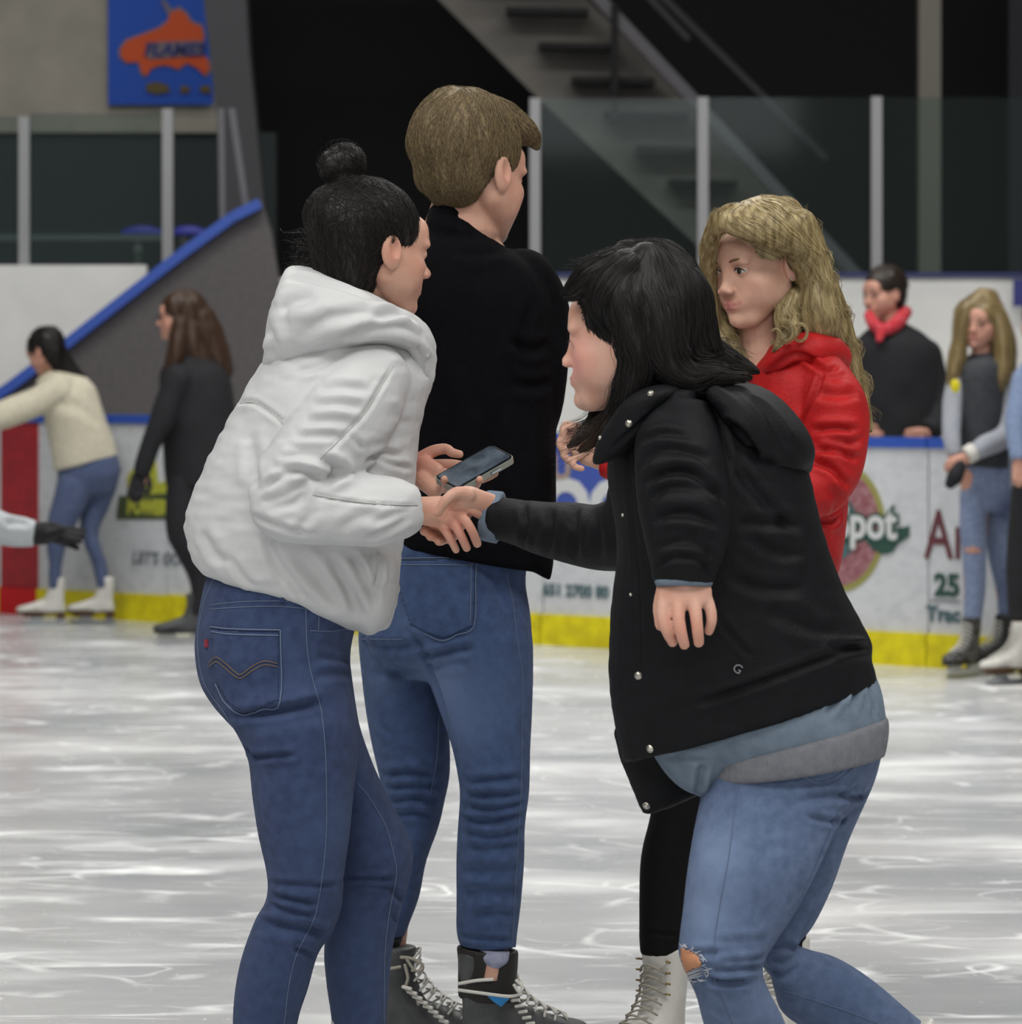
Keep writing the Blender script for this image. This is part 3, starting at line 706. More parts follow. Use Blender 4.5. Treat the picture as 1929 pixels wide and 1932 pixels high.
    if laces:
        ps = []
        path = [(.185, .108), (.160, .119), (.135, .130), (.112, .140), (.092, .152), (.074, .167), (.060, .184), (.050, .202), (.046, .22), (.046, .24)]
        for i, (x, z) in enumerate(path[1:]):
            wv = .026
            pts = [(x-.016, -wv-.004, z-.012), (x, -wv*.55, z+.001), (x+.004, 0, z+.005), (x, wv*.55, z+.001), (x-.016, wv+.004, z-.012)]
            ps.append(path_tube(T(np.array(pts)), [.0024*sc]*5, 6, (0, 0)))
            if i < len(path)-2:
                x2, z2 = path[i+2]; ps.append(path_tube(T(np.array([(x-.008, -.024, z), ((x+x2)/2+.004, 0, (z+z2)/2+.005), (x2-.010, .024, z2)])), [.0022*sc]*3, 6, (0, 0)))
        mk('laces', *join(ps), lace, boot)
    return boot, T
def body(name, pieces, HM, m, base, label, spots=(), vox=.0028, smooth=2):
    V, Q, E = fuse(pieces, vox, smooth)
    T = paint(V, [(hpt(HM, p) if loc else p, r, c, s) for p, r, c, s, loc in spots]) if spots else None
    o = mk('person', V, Q, m, None, True, T, origin=base); tag(o, label, 'person'); return o
FACE_SPOTS = lambda lips='b0606a', cheek='d6897c': [((0, .095, -.0585), .0095, lips, .8, 1), ((0, .094, -.0675), .0085, lips, .8, 1), ((.012, .092, -.0615), .007, lips, .7, 1), ((-.012, .092, -.0615), .007, lips, .7, 1), ((.021, .086, -.060), .006, lips, .75, 1), ((-.021, .086, -.060), .006, lips, .75, 1),
    ((.045, .07, -.035), .030, cheek, .20, 1), ((-.045, .07, -.035), .030, cheek, .20, 1), ((0, .115, -.033), .010, cheek, .3, 1), ((.08, -.008, -.01), .02, 'cc7c6c', .3, 1), ((-.08, -.008, -.01), .02, 'cc7c6c', .3, 1)]
def cloth(par, name, pieces, m, d, folds=(), vox=.005, smooth=3, amp=.0015, ns=9, seed=1, spots=None, lab=None, fine=0, stretch=(1, 1, 1), child_of=None):
    V, Q, E = fuse(pieces, vox, smooth)
    if amp: V = roughen(V, Q, amp, ns, seed, stretch)
    if fine: V = roughen(V, Q, fine, 38, seed+5, (.7, .7, 2.2))
    if folds: V = crease(V, Q, folds, d); V = lap(V, E, 1, .3)
    T = paint(V, spots) if spots else None
    o = mk(name, V, Q, m, par, True, T)
    if lab: o['label'] = lab
    return o, V, Q
def seams(par, name, V, Q, lines, m=m_thread, r=.0009, lift=.0006):
    bv = bvh_of(V, Q); ps = [stitch(bv, l, r, lift) for l in lines]; ps = [p for p in ps if p]
    if ps: return mk(name, *join(ps), m, par)
def fingers(d, lst, flat=.92): return [tube(d, f, 10, (1, 1), flat, 3) for f in lst]
def snap(par, bv, x, y, rpx, d, m=m_snap, name='snap_button'):
    h, n = hit(bv, x, y)
    if h is None: return
    r = rpx*d/F; t = n.cross(Vector((0, 0, 1))).normalized(); b = n.cross(t)
    pts = [h-n*.001, h+n*.0015, h+n*.0024]; C = np.array([tuple(p) for p in pts]); rr = [r, r*.96, r*.5]
    return mk(name, *ringmesh(C, np.array([tuple(t*q) for q in rr]), np.array([tuple(b*q) for q in rr]), 16, (0, .3)), m, par)

# ---------------------------------------------------------------- W : young woman in the white puffer jacket
dW = F/1100
HW = head_matrix(706, 473, dW, 121, 5, 0, .97)
hd = put(face_mesh(), HW)
hand = [tube(dW, [(760, 962, -.13, 26), (800, 964, -.12, 27), (832, 966, -.11, 30), (858, 966, -.10, 24)], 16, (1, 1), .62), tube(dW, [(845, 950, -.115, 17), (866, 962, -.125, 15)], 12), tube(dW, [(838, 975, -.12, 17), (856, 985, -.125, 13)], 12)]
hand += fingers(dW, [[(856, 953, -.12, 12), (874, 955, -.138, 10.5), (897, 966, -.135, 9.5), (917, 978, -.115, 8.5)],
    [(850, 966, -.12, 11), (874, 977, -.145, 9.6), (890, 1000, -.147, 9), (901, 1026, -.13, 8.5)],
    [(842, 978, -.12, 11), (858, 990, -.14, 9.5), (870, 1010, -.142, 9), (881, 1034, -.13, 8.2)],
    [(834, 990, -.112, 10.5), (842, 1003, -.13, 8.6), (852, 1020, -.131, 8), (861, 1038, -.122, 7.2)],
    [(806, 975, -.11, 14), (822, 990, -.08, 12), (842, 1000, -.05, 10)]])
# her other hand, palm up under the phone
hand += [tube(dW, [(745, 895, .10, 24), (780, 885, .08, 26), (803, 888, .06, 29), (826, 897, .045, 24)], 14, (1, 1), .6), tube(dW, [(800, 905, .05, 20), (820, 925, .03, 16)], 12)]
hand += fingers(dW, [[(795, 866, .07, 15), (818, 851, .065, 12), (842, 847, .06, 10.5), (853, 854, .05, 9.5), (868, 857, .045, 8)],
    [(815, 878, .075, 12), (850, 876, .085, 10.5), (878, 880, .08, 9.5), (905, 884, .06, 8)],
    [(822, 890, .06, 12), (860, 900, .07, 10.5), (895, 906, .04, 9.5), (920, 899, .01, 9.5), (934, 892, -.012, 8.5)],
    [(824, 900, .05, 12), (856, 914, .05, 10), (880, 924, .01, 9.5), (897, 917, -.02, 9), (905, 905, -.045, 8)],
    [(818, 910, .04, 11), (836, 922, .015, 10), (841, 914, -.028, 8.5), (838, 904, -.048, 7.5)]])
inner = [tube(dW, [(688, 530, 0, 52), (668, 580, 0, 50), (650, 640, .01, 60)], 20), tube(dW, [(655, 650, 0, 50), (625, 760, 0, 80), (570, 900, 0, 85), (540, 1040, 0, 80), (520, 1180, 0, 85)], 20, (1, 1), .9),
         tube(dW, [(660, 720, -.06, 36), (680, 760, -.12, 34), (566, 935, -.16, 32), (640, 960, -.17, 32), (770, 962, -.13, 27)], 12), tube(dW, [(680, 730, .10, 35), (700, 800, .15, 38), (690, 900, .14, 30), (755, 892, .10, 24)], 12),
         tube(dW, [(520, 1200, -.05, 60), (570, 1450, -.06, 50), (575, 1640, -.04, 40), (530, 1780, -.03, 38), (500, 1980, -.02, 38), (500, 2110, -.02, 38)], 14), tube(dW, [(570, 1200, .07, 55), (650, 1450, .07, 34), (700, 1620, .06, 38), (680, 1780, .07, 36), (675, 1990, .08, 36), (675, 2100, .08, 38)], 14)]
white = body('w', [hd]+hand+inner, HW, m_skinA, (*P(590, 0, dW).xy, 0), 'young woman with a dark top bun, white puffer jacket and blue jeans, holding a phone',
    FACE_SPOTS()+[(P(860, 990, dW-.12), .03, 'd0806f', .5, 0), (P(810, 1005, dW-.1), .02, 'd0684c', .6, 0), (P(870, 1000, dW-.14), .03, 'd07f74', .4, 0), (P(900, 970, dW-.12), .03, 'd0857a', .4, 0), (P(800, 870, dW+.06), .04, 'c8766a', .5, 0)], .0022, 1)  # the orange-red spot below the palm puts the grip's shadow into skin colour
# jeans
m_denW = denim('mid_blue_denim', '3c4a6c', '303c5b')
hips = edge_loft(dW, [(398, 1060, 690, 1070, 120, 0), (384, 1110, 684, 1130, 132, 0), (374, 1160, 672, 1180, 140, 0), (367, 1220, 662, 1230, 145, 0), (376, 1285, 664, 1285, 142, 0), (402, 1330, 672, 1332, 130, 0), (440, 1372, 676, 1372, 105, .0)], (.2, .3))
legN = edge_loft(dW, [(390, 1240, 650, 1240, 80, -.05), (410, 1330, 668, 1330, 92, -.055), (444, 1378, 676, 1375, 95, -.06), (469, 1432, 675, 1430, 92, -.06), (477, 1500, 667, 1500, 86, -.06), (487, 1575, 660, 1580, 78, -.055), (503, 1655, 650, 1655, 70, -.05), (500, 1700, 646, 1712, 68, -.045), (481, 1735, 628, 1762, 67, -.04), (458, 1800, 602, 1800, 66, -.035), (445, 1862, 583, 1865, 64, -.03), (440, 1932, 562, 1932, 58, -.025), (444, 2050, 548, 2050, 52, -.02)], (.3, 0))
legF = edge_loft(dW, [(520, 1240, 660, 1240, 80, .06), (560, 1330, 672, 1330, 85, .06), (590, 1385, 682, 1380, 82, .065), (606, 1450, 708, 1450, 76, .07), (622, 1520, 742, 1520, 70, .07), (636, 1590, 773, 1585, 66, .065), (638, 1640, 778, 1630, 62, .06), (624, 1715, 758, 1712, 60, .065), (612, 1790, 741, 1790, 60, .07), (617, 1860, 735, 1860, 56, .075), (627, 1932, 728, 1932, 50, .08), (634, 2050, 720, 2050, 46, .08)], (.3, 0))
foldsW = [([(400, 1352), (470, 1348), (560, 1335), (612, 1322)], 7, 9), ([(455, 1362), (560, 1345), (640, 1330)], 14, 4), ([(466, 1432), (500, 1428), (560, 1424)], 5, 6), ([(600, 1240), (640, 1244), (664, 1252)], 6, 4), ([(590, 1275), (640, 1270), (668, 1272)], 7, 4),
    ([(500, 1664), (540, 1668), (600, 1672), (645, 1668)], 5, 4), ([(500, 1688), (560, 1700), (600, 1706)], 5, 6), ([(498, 1703), (540, 1716), (590, 1730)], 5, 7), ([(496, 1716), (550, 1730), (600, 1752)], 5, 5), ([(488, 1738), (540, 1748), (590, 1758), (618, 1768)], 8, 9), ([(482, 1752), (530, 1762), (560, 1768)], 6, 4),
    ([(555, 1792), (575, 1796), (595, 1804)], 5, 6), ([(648, 1658), (690, 1658), (745, 1660)], 5, 7), ([(650, 1672), (700, 1672), (750, 1676)], 4, 4), ([(648, 1645), (690, 1642), (730, 1640)], 5, 3), ([(735, 1676), (750, 1690), (765, 1700)], 6, 5), ([(740, 1725), (750, 1740), (756, 1750)], 5, 4), ([(430, 1390), (460, 1410), (480, 1428)], 6, 4)]
jw, V, Q = cloth(white, 'jeans', [hips, legN, legF], m_denW, dW, foldsW, .0042, 4, .002, 6, 3, spots=[(P(520, 1290, dW-.13), .10, '4a5b80', .35), (P(640, 1560, dW-.1), .09, '50638a', .4), (P(620, 1850, dW), .2, '435577', .3)])
seams(jw, 'seam', V, Q, [[(577, 1148), (580, 1230), (592, 1290), (606, 1340), (614, 1420), (616, 1500), (616, 1560), (612, 1620), (604, 1680), (592, 1735), (560, 1800), (545, 1860), (536, 1932)], [(396, 1142), (450, 1136), (520, 1134), (577, 1136)], [(394, 1150), (450, 1146), (520, 1144), (577, 1148)], [(586, 1190), (620, 1191), (658, 1186)], [(602, 1140), (601, 1190)],
    [(675, 1478), (700, 1510), (728, 1560), (742, 1610), (748, 1650), (735, 1720), (726, 1800), (724, 1930)], [(404, 1090), (385, 1140), (374, 1200), (378, 1260), (392, 1300), (420, 1340), (446, 1380)]])
bv = bvh_of(V, Q)
pk = patch(bv, [(398, 1186), (440, 1190), (485, 1192), (528, 1192), (528, 1250), (527, 1322), (495, 1334), (460, 1346), (430, 1326), (410, 1290), (402, 1240)], .0012)
pkt = mk('back_pocket', *pk, m_denW, jw, True)
seams(pkt, 'pocket_stitching', V, Q, [[(398, 1183), (440, 1187), (530, 1189)], [(400, 1192), (440, 1197), (526, 1199)], [(529, 1190), (529, 1322), (495, 1336), (461, 1348), (428, 1328), (408, 1290)]], m_thread, .0014, .0022)
seams(pkt, 'arc_stitching', V, Q, [[(396, 1250), (410, 1240), (428, 1252), (446, 1268), (456, 1272), (478, 1256), (500, 1247), (524, 1252)], [(396, 1258), (410, 1248), (426, 1260), (446, 1276), (458, 1278), (480, 1263), (500, 1254), (524, 1258)]], m_thread_y, .0010, .0026)
t_ = patch(bv, [(386, 1205), (394, 1205), (395, 1224), (387, 1224)], .002); 
if t_: mk('red_tab', *t_, mat('dark_red_tab', '7c2536', .7), pkt, False)
t_ = patch(bv, [(530, 1114), (540, 1112), (537, 1140), (527, 1140)], .003)
if t_: mk('belt_loop', *t_, m_denW, jw, False)
# jacket
m_puff = mat('white_puffer_nylon', 'c6c7c8', .55, 'c0c1c2', 12, 4, bump=.25, bscale=60, spec=.3)
torso = edge_loft(dW, [(520, 640, 790, 650, 120, 0), (484, 705, 812, 715, 165, 0), (434, 785, 796, 795, 178, 0), (392, 862, 786, 868, 176, 0), (362, 930, 780, 940, 170, 0), (349, 985, 768, 1005, 165, 0), (355, 1030, 754, 1070, 158, 0), (366, 1062, 750, 1130, 150, 0), (385, 1082, 744, 1165, 140, 0), (402, 1080, 730, 1190, 125, 0), (430, 1092, 690, 1190, 100, 0)], (.4, .1), 5, 32, 2.1)
drop = edge_loft(dW, [(610, 1060, 750, 1060, 60, -.06), (640, 1130, 746, 1120, 66, -.055), (664, 1180, 738, 1165, 55, -.05), (684, 1192, 715, 1192, 35, -.045)], (.4, .5))
slv = tube(dW, [(705, 712, -.09, 74), (675, 760, -.12, 88), (625, 830, -.145, 86), (570, 895, -.165, 80), (536, 945, -.17, 66), (560, 958, -.175, 62), (610, 962, -.18, 64), (660, 962, -.175, 67), (715, 962, -.165, 68), (760, 960, -.15, 58), (787, 958, -.14, 44)], 24, (1, .1), .95, 5)
slv2 = tube(dW, [(720, 700, .12, 62), (735, 780, .17, 60), (730, 850, .17, 52), (758, 885, .12, 36)], 18, (1, .2))
foldsJ = [([(742, 690), (716, 735), (690, 778), (655, 815), (620, 850)], 4, 5, .2), ([(655, 815), (675, 835), (690, 850)], 5, 3), ([(450, 760), (480, 760), (510, 778), (535, 798)], 4, 4), ([(560, 700), (600, 690), (650, 668)], 8, 4),
    ([(600, 735), (640, 730), (700, 738)], 9, 4), ([(590, 765), (640, 762), (690, 770)], 8, 4), ([(575, 795), (630, 793), (672, 800)], 8, 4.5), ([(555, 825), (600, 822), (650, 822)], 7, 4.5), ([(540, 845), (590, 846), (630, 850)], 7, 4.5), ([(525, 866), (570, 858), (620, 866), (640, 882)], 7, 6), ([(510, 880), (550, 885), (590, 895), (610, 900)], 7, 6), ([(485, 930), (520, 905), (560, 890), (600, 897)], 6, 6), ([(490, 945), (540, 935), (580, 905)], 6, 4), ([(500, 960), (550, 950), (590, 915)], 7, 4),
    ([(560, 920), (590, 905), (620, 905), (645, 895)], 9, 8), ([(600, 870), (632, 884), (645, 893), (620, 897)], 9, 11), ([(480, 975), (520, 990), (560, 1003), (600, 1010)], 6, 4), ([(590, 935), (650, 945), (720, 952), (790, 954)], 3, 4, .3), ([(700, 990), (740, 975), (780, 960)], 7, 4), ([(690, 1015), (730, 1000), (780, 975)], 7, 5), ([(600, 960), (570, 990), (560, 1005)], 7, 3), ([(640, 1000), (680, 975), (720, 968)], 9, 3),
    ([(505, 1010), (512, 1040), (540, 1100)], 9, 5), ([(560, 1040), (600, 1090), (640, 1140)], 10, 5), ([(620, 1045), (650, 1100), (680, 1160)], 8, 6), ([(660, 1045), (690, 1090), (712, 1150)], 7, 6), ([(700, 1045), (708, 1090), (712, 1110)], 6, 8), ([(715, 1040), (716, 1075), (716, 1100)], 5, 9), ([(430, 1050), (460, 1090), (480, 1110)], 8, 3), ([(530, 1060), (560, 1110), (575, 1130)], 7, 4), ([(470, 820), (480, 880), (485, 930)], 12, 4), ([(380, 1000), (400, 1040), (430, 1070)], 12, 4), ([(690, 870), (720, 855), (760, 862)], 6, 5), ([(700, 860), (740, 875), (780, 885)], 5, 4)]
jk, V, Q = cloth(white, 'puffer_jacket', [torso, drop, slv, slv2], m_puff, dW, foldsJ, .0045, 4, .004, 11, 7, fine=.0022)
seams(jk, 'seam', V, Q, [[(742, 690), (716, 735), (690, 778), (655, 815), (620, 850), (604, 866)], [(448, 762), (480, 760), (510, 778), (535, 800)], [(590, 933), (650, 943), (720, 951), (788, 953)]], mat('white_thread', 'b5b5b2', .8), .0009)
hood = edge_loft(dW, [(520, 560, 505, 650, 70, 0), (541, 506, 499, 704, 120, 0), (585, 505, 548, 704, 150, -.01), (640, 522, 606, 686, 160, -.02), (700, 548, 672, 668, 158, -.02), (752, 574, 735, 662, 140, -.01), (795, 602, 776, 672, 110, 0), (820, 645, 788, 705, 80, .01), (822, 695, 786, 735, 55, .01), (812, 735, 785, 758, 35, .0)], (.15, .7), 5, 30)
foldsH = [([(530, 590), (550, 570), (600, 560)], 12, 5), ([(560, 640), (620, 600), (700, 590), (760, 600)], 12, 6), ([(640, 640), (700, 620), (770, 618), (800, 640)], 10, 7), ([(505, 620), (515, 650), (510, 680)], 12, 5), ([(700, 600), (750, 590), (790, 612)], 8, 6), ([(790, 650), (800, 690), (798, 730)], 7, 8), ([(806, 660), (812, 700), (806, 735)], 6, 6), ([(545, 520), (590, 530), (650, 545), (700, 565)], 10, 5)]
ho, V, Q = cloth(jk, 'hood', [hood, pblob(dW, 806, 672, -.06, 7, 6, 6)], m_puff, dW, foldsH, .0045, 4, .004, 12, 9, fine=.0018)
# hair with bun
m_hairW = hairmat('dark_brown_hair', '1c1412', '0c0908', .5)
hc = put(hair_cap(.004, .010, -.09, .052, facecut=(.086, .098, .11)), HW)
hp = [hc, tube(dW, [(640, 400, -.0, 70), (660, 480, 0, 72), (672, 540, -.005, 48)], 16, (1, 1), .8), pblob(dW, 650, 306, 0, 40, 36, 38), pblob(dW, 626, 312, -.01, 25, 30, 26), tube(dW, [(650, 330, 0, 30), (655, 360, 0, 45)], 12)]
V, Q, E = fuse(hp, .003, 5); bunp = P(650, 335, dW)
fl = lambda p: (bunp-p) if (p.z < P(0, 338, dW).z) else (p-P(648, 305, dW)).cross(Vector((0, 1, .2)))
st1 = crawl(V, Q, fl, 2200, .085, .0005, 8, .0012, .05, 4)
wisps = []
for _ in range(160):
    x0, y0 = RNG.uniform(590, 660), RNG.uniform(425, 505); p = [(x0-k*RNG.uniform(4, 14), y0+k*RNG.uniform(0, 9), RNG.uniform(-.03, .03)) for k in range(7)]
    wisps.append([tuple(P(x, y, dW+z)) for x, y, z in cr(np.array(p), 2)])
for _ in range(50):
    a = RNG.uniform(0, 6.3); x0, y0 = 645+38*math.cos(a), 308+36*math.sin(a); wisps.append([tuple(P(x0+k*4*math.cos(a+k*.25), y0+k*4*math.sin(a+k*.25), dW)) for k in range(6)])
hr = mk('hair', *combine(combine((V, Q), st1), thin(wisps, .00035)), m_hairW, white)
for (x, dz, yw) in ((508, -.02, 85), (680, .08, 95)):
    skate(white, (P(x, 0, dW+dz).x, dW+dz, 0), yw, mat('white_leather', 'c7c6c4', .5), 'figure', .86)
# phone
dP = dW
def php(u, v, w_):   # u along the width, v along the length, w thickness
    A, B, D = P(820, 899, dP-.022), P(863, 922, dP-.022-.0445), P(926, 839, dP-.022+.059)
    ex, ey = B-A, D-A; n = ex.cross(ey).normalized(); 
    if n.z < 0: n = -n
    return A+ex*u+ey*v+n*w_
def rrect(u0, u1, v0, v1, r, rv, k=5):
    pts = []
    for cu, cv, a0 in ((u1-r, v1-rv, 0), (u0+r, v1-rv, 90), (u0+r, v0+rv, 180), (u1-r, v0+rv, 270)):
        for i in range(k+1): a = R(a0+90*i/k); pts.append((cu+r*math.cos(a), cv+rv*math.sin(a)))
    return pts
def slab_uv(pts, w0, w1):
    A = [php(u, v, w0) for u, v in pts]; return prism(A, php(0, 0, w1)-php(0, 0, w0))
ph = empty('smartphone', tuple(php(.5, .5, 0))); tag(ph, 'smartphone in a clear case lying in the hand of the woman in white, screen up', 'phone')
m_case = mat('clear_case', 'c9cdbf', .12, spec=.8); m_case.node_tree.nodes['Principled BSDF'].inputs['Transmission Weight'].default_value = .6
mk('case', *slab_uv(rrect(-.03, 1.03, -.015, 1.015, .16, .08), -.012, -.0015), m_case, ph, False)
mk('body', *slab_uv(rrect(0, 1, 0, 1, .13, .065), -.009, 0), mat('dark_phone_frame', '22252b', .25, metal=.5), ph, False)
mk('screen', *slab_uv(rrect(.05, .95, .025, .975, .1, .05), 0, .0008), mat('glossy_screen', '5a6470', .15, '3a424c', 30, 3, spec=.8), ph, False)
mk('side_button', *slab_uv([(1.02, .58), (1.07, .58), (1.07, .74), (1.02, .74)], -.008, -.004), m_steel, ph, False)
# ---------------------------------------------------------------- M : tall blond man in the black jacket, seen from behind
dM = F/1006
HMn = head_matrix(892, 328, dM, 138, 9, 0, 1.08)
hdm = put(face_mesh(1.2, 1.03), HMn)
inner = [tube(dM, [(888, 350, .0, 58), (878, 385, .0, 62), (872, 430, .0, 72)], 20, (1, 1), .95), tube(dM, [(880, 490, 0, 80), (890, 600, 0, 105), (890, 800, 0, 100), (870, 1000, 0, 90), (850, 1130, 0, 80)], 20, (1, 1), .7),
         tube(dM, [(800, 550, .02, 40), (745, 560, .02, 50), (740, 760, .0, 42), (800, 860, .2, 34), (860, 850, .3, 24)], 12), tube(dM, [(950, 560, .02, 40), (995, 590, .02, 40), (1015, 760, .0, 42), (960, 860, .2, 34), (910, 850, .3, 24)], 12),
         tube(dM, [(790, 1150, .06, 55), (768, 1350, .08, 48), (780, 1500, .1, 38), (752, 1700, .12, 26), (728, 1900, .13, 30), (745, 1990, .1, 34)], 14), tube(dM, [(900, 1150, -.02, 60), (920, 1400, -.02, 50), (925, 1560, -.02, 42), (925, 1700, 0, 40), (925, 1830, 0, 34), (930, 1960, 0, 34)], 14)]
for s, (x, y) in ((1, (880, 850)), (-1, (900, 850))):
    inner += [tube(dM, [(x, y, .3, 26), (x+s*20, y, .36, 28), (x+s*30, y-4, .4, 22)], 12, (1, 1), .6)]+fingers(dM, [[(x+s*30, y-18+k*11, .38, 9), (x+s*48, y-18+k*11, .42, 8.5), (x+s*50, y-10+k*11, .45, 8)] for k in range(4)])+fingers(dM, [[(x+s*5, y-20, .34, 11), (x+s*18, y-34, .37, 9), (x+s*30, y-36, .38, 8)]])
man = body('m', [hdm]+inner, HMn, m_skinA, (*P(880, 0, dM).xy, 0), 'tall young man with short blond hair, black jacket and faded jeans, back turned', FACE_SPOTS('b57a70', 'cf8676')+[((-.03, .05, -.1), .04, 'a08066', .45, 1), ((.0, .06, -.1), .05, 'a08066', .4, 1), ((-.05, .01, -.07), .035, 'b08a72', .3, 1)], .003)
m_denM = denim('faded_blue_denim', '465980', '394a6b')
hips = edge_loft(dM, [(738, 1010, 1000, 1020, 105), (732, 1050, 996, 1060, 110), (722, 1100, 992, 1100, 115), (705, 1150, 1000, 1150, 120), (690, 1190, 1004, 1190, 118), (700, 1230, 1005, 1230, 105), (760, 1270, 1000, 1270, 80)], (.2, .3))
lr = edge_loft(dM, [(770, 1120, 990, 1120, 90, -.02), (790, 1200, 1004, 1195, 95, -.025), (806, 1270, 1006, 1265, 92, -.03), (832, 1350, 1004, 1350, 86, -.03), (852, 1410, 1001, 1410, 80, -.03), (863, 1460, 1000, 1460, 76, -.03), (868, 1500, 998, 1500, 74, -.03), (865, 1560, 990, 1560, 70, -.025), (862, 1620, 989, 1620, 66, -.02), (862, 1700, 983, 1700, 64, -.01), (862, 1755, 976, 1758, 62, 0), (868, 1784, 974, 1788, 60, 0)], (.3, 0))
ll = edge_loft(dM, [(690, 1120, 850, 1120, 90, .05), (675, 1195, 835, 1195, 90, .07), (684, 1290, 838, 1290, 82, .08), (700, 1390, 848, 1390, 76, .09), (716, 1460, 848, 1460, 72, .10), (726, 1510, 838, 1510, 70, .105), (735, 1550, 826, 1560, 68, .11), (726, 1610, 803, 1625, 60, .115), (722, 1680, 790, 1690, 56, .12), (712, 1730, 770, 1745, 54, .125), (708, 1764, 764, 1768, 52, .13)], (.3, 0))
fo = [([(790, 1243), (840, 1232), (895, 1222)], 7, 7), ([(800, 1260), (850, 1250), (880, 1246)], 8, 3), ([(762, 1185), (790, 1215), (810, 1255), (830, 1310), (850, 1380)], 6, 5, .2), ([(866, 1478), (920, 1472), (985, 1470)], 6, 5), ([(866, 1500), (930, 1502), (990, 1498)], 6, 6), ([(870, 1520), (930, 1526), (995, 1516)], 6, 5), ([(866, 1545), (920, 1550), (985, 1540)], 7, 6), ([(868, 1568), (930, 1578), (990, 1570)], 7, 5), ([(880, 1600), (930, 1600), (985, 1596)], 8, 4), ([(870, 1640), (930, 1650), (980, 1640)], 10, 4), ([(870, 1690), (920, 1680), (978, 1690)], 10, 4), ([(900, 1730), (940, 1722), (975, 1730)], 8, 4),
    ([(720, 1462), (770, 1460), (830, 1466)], 7, 6), ([(726, 1486), (780, 1484), (834, 1484)], 7, 6), ([(735, 1512), (780, 1506), (826, 1514)], 7, 6), ([(740, 1536), (780, 1534), (815, 1540)], 6, 5), ([(690, 1220), (740, 1222), (800, 1215)], 8, 4), ([(700, 1270), (740, 1268), (800, 1262)], 9, 4), ([(905, 1060), (935, 1100), (955, 1150)], 9, 3), ([(865, 1766), (920, 1772), (972, 1776)], 4, 3, .8)]
jm, V, Q = cloth(man, 'jeans', [hips, lr, ll], m_denM, dM, fo, .0045, 4, .003, 6, 8, spots=[(P(835, 1290, dM-.09), .07, '7487ad', .7), (P(870, 1360, dM-.1), .08, '6b7fa8', .55), (P(715, 1280, dM), .05, '5f7193', .45), (P(780, 1170, dM-.1), .05, '63769a', .4), (P(940, 1300, dM-.1), .08, '566a8e', .3)])
seams(jm, 'seam', V, Q, [[(955, 1080), (968, 1140), (975, 1200), (985, 1280), (984, 1400), (982, 1500), (975, 1620), (966, 1780)], [(752, 1056), (800, 1056), (900, 1054)], [(672, 1205), (720, 1206), (760, 1206)], [(828, 1350), (824, 1430), (812, 1500)]])
bv = bvh_of(V, Q)
pk = mk('back_pocket', *patch(bv, [(746, 1058), (800, 1056), (850, 1055), (897, 1054), (896, 1100), (894, 1150), (892, 1182), (862, 1196), (836, 1206), (800, 1192), (775, 1180), (758, 1130)], .0014), m_denM, jm)
seams(pk, 'pocket_stitching', V, Q, [[(899, 1052), (897, 1100), (894, 1182), (862, 1198), (836, 1209), (800, 1195)], [(750, 1054), (800, 1053), (898, 1051)], [(752, 1066), (800, 1066), (888, 1066)], [(889, 1060), (887, 1175)]], m_thread, .0012, .0024)
m_blk = mat('black_jacket_wool', '08080b', .9, '0b0b0f', 60, 5, bump=.4, bscale=400, spec=.08)
tor = edge_loft(dM, [(812, 420, 900, 428, 60), (772, 460, 968, 470, 100), (730, 500, 1020, 505, 120), (712, 560, 1046, 560, 135), (722, 640, 1048, 640, 138), (735, 760, 1050, 760, 135), (745, 870, 1050, 870, 130), (748, 960, 1050, 960, 128), (746, 1010, 1042, 1050, 124), (745, 1030, 1040, 1080, 122)], (.3, 0), 5, 32, 2.2)
tail = edge_loft(dM, [(960, 980, 1050, 1000, 60, -.04), (975, 1040, 1044, 1060, 45, -.05), (1005, 1075, 1040, 1093, 20, -.055), (1032, 1092, 1038, 1096, 6, -.055)], (.3, .1))
ar = [tube(dM, [(985, 530, 0, 66), (1015, 590, .02, 62), (1012, 700, .0, 60), (1000, 790, .02, 54), (965, 850, .16, 46), (925, 850, .27, 36)], 20, (1, .1)), tube(dM, [(780, 530, 0, 66), (745, 590, .02, 60), (748, 700, 0, 56), (770, 790, .02, 52), (810, 850, .16, 44), (850, 850, .27, 36)], 20, (1, .1))]
col = edge_loft(dM, [(812, 385, 876, 388, 60, .0), (806, 400, 905, 420, 76, 0), (798, 425, 935, 450, 90, 0)], (.05, .2))
fo = [([(1010, 560), (985, 640), (990, 720)], 9, 4), ([(860, 470), (900, 480), (960, 470)], 10, 3), ([(960, 640), (1000, 660), (1040, 650)], 9, 5), ([(965, 720), (1005, 730), (1045, 720)], 9, 5), ([(830, 700), (850, 800), (845, 900)], 14, 4), ([(930, 760), (925, 860), (935, 960)], 14, 4), ([(816, 402), (860, 404), (895, 424), (925, 448)], 4, 4, .2)]
cloth(man, 'jacket', [tor, tail, col]+ar, m_blk, dM, fo, .0055, 4, .004, 7, 4)
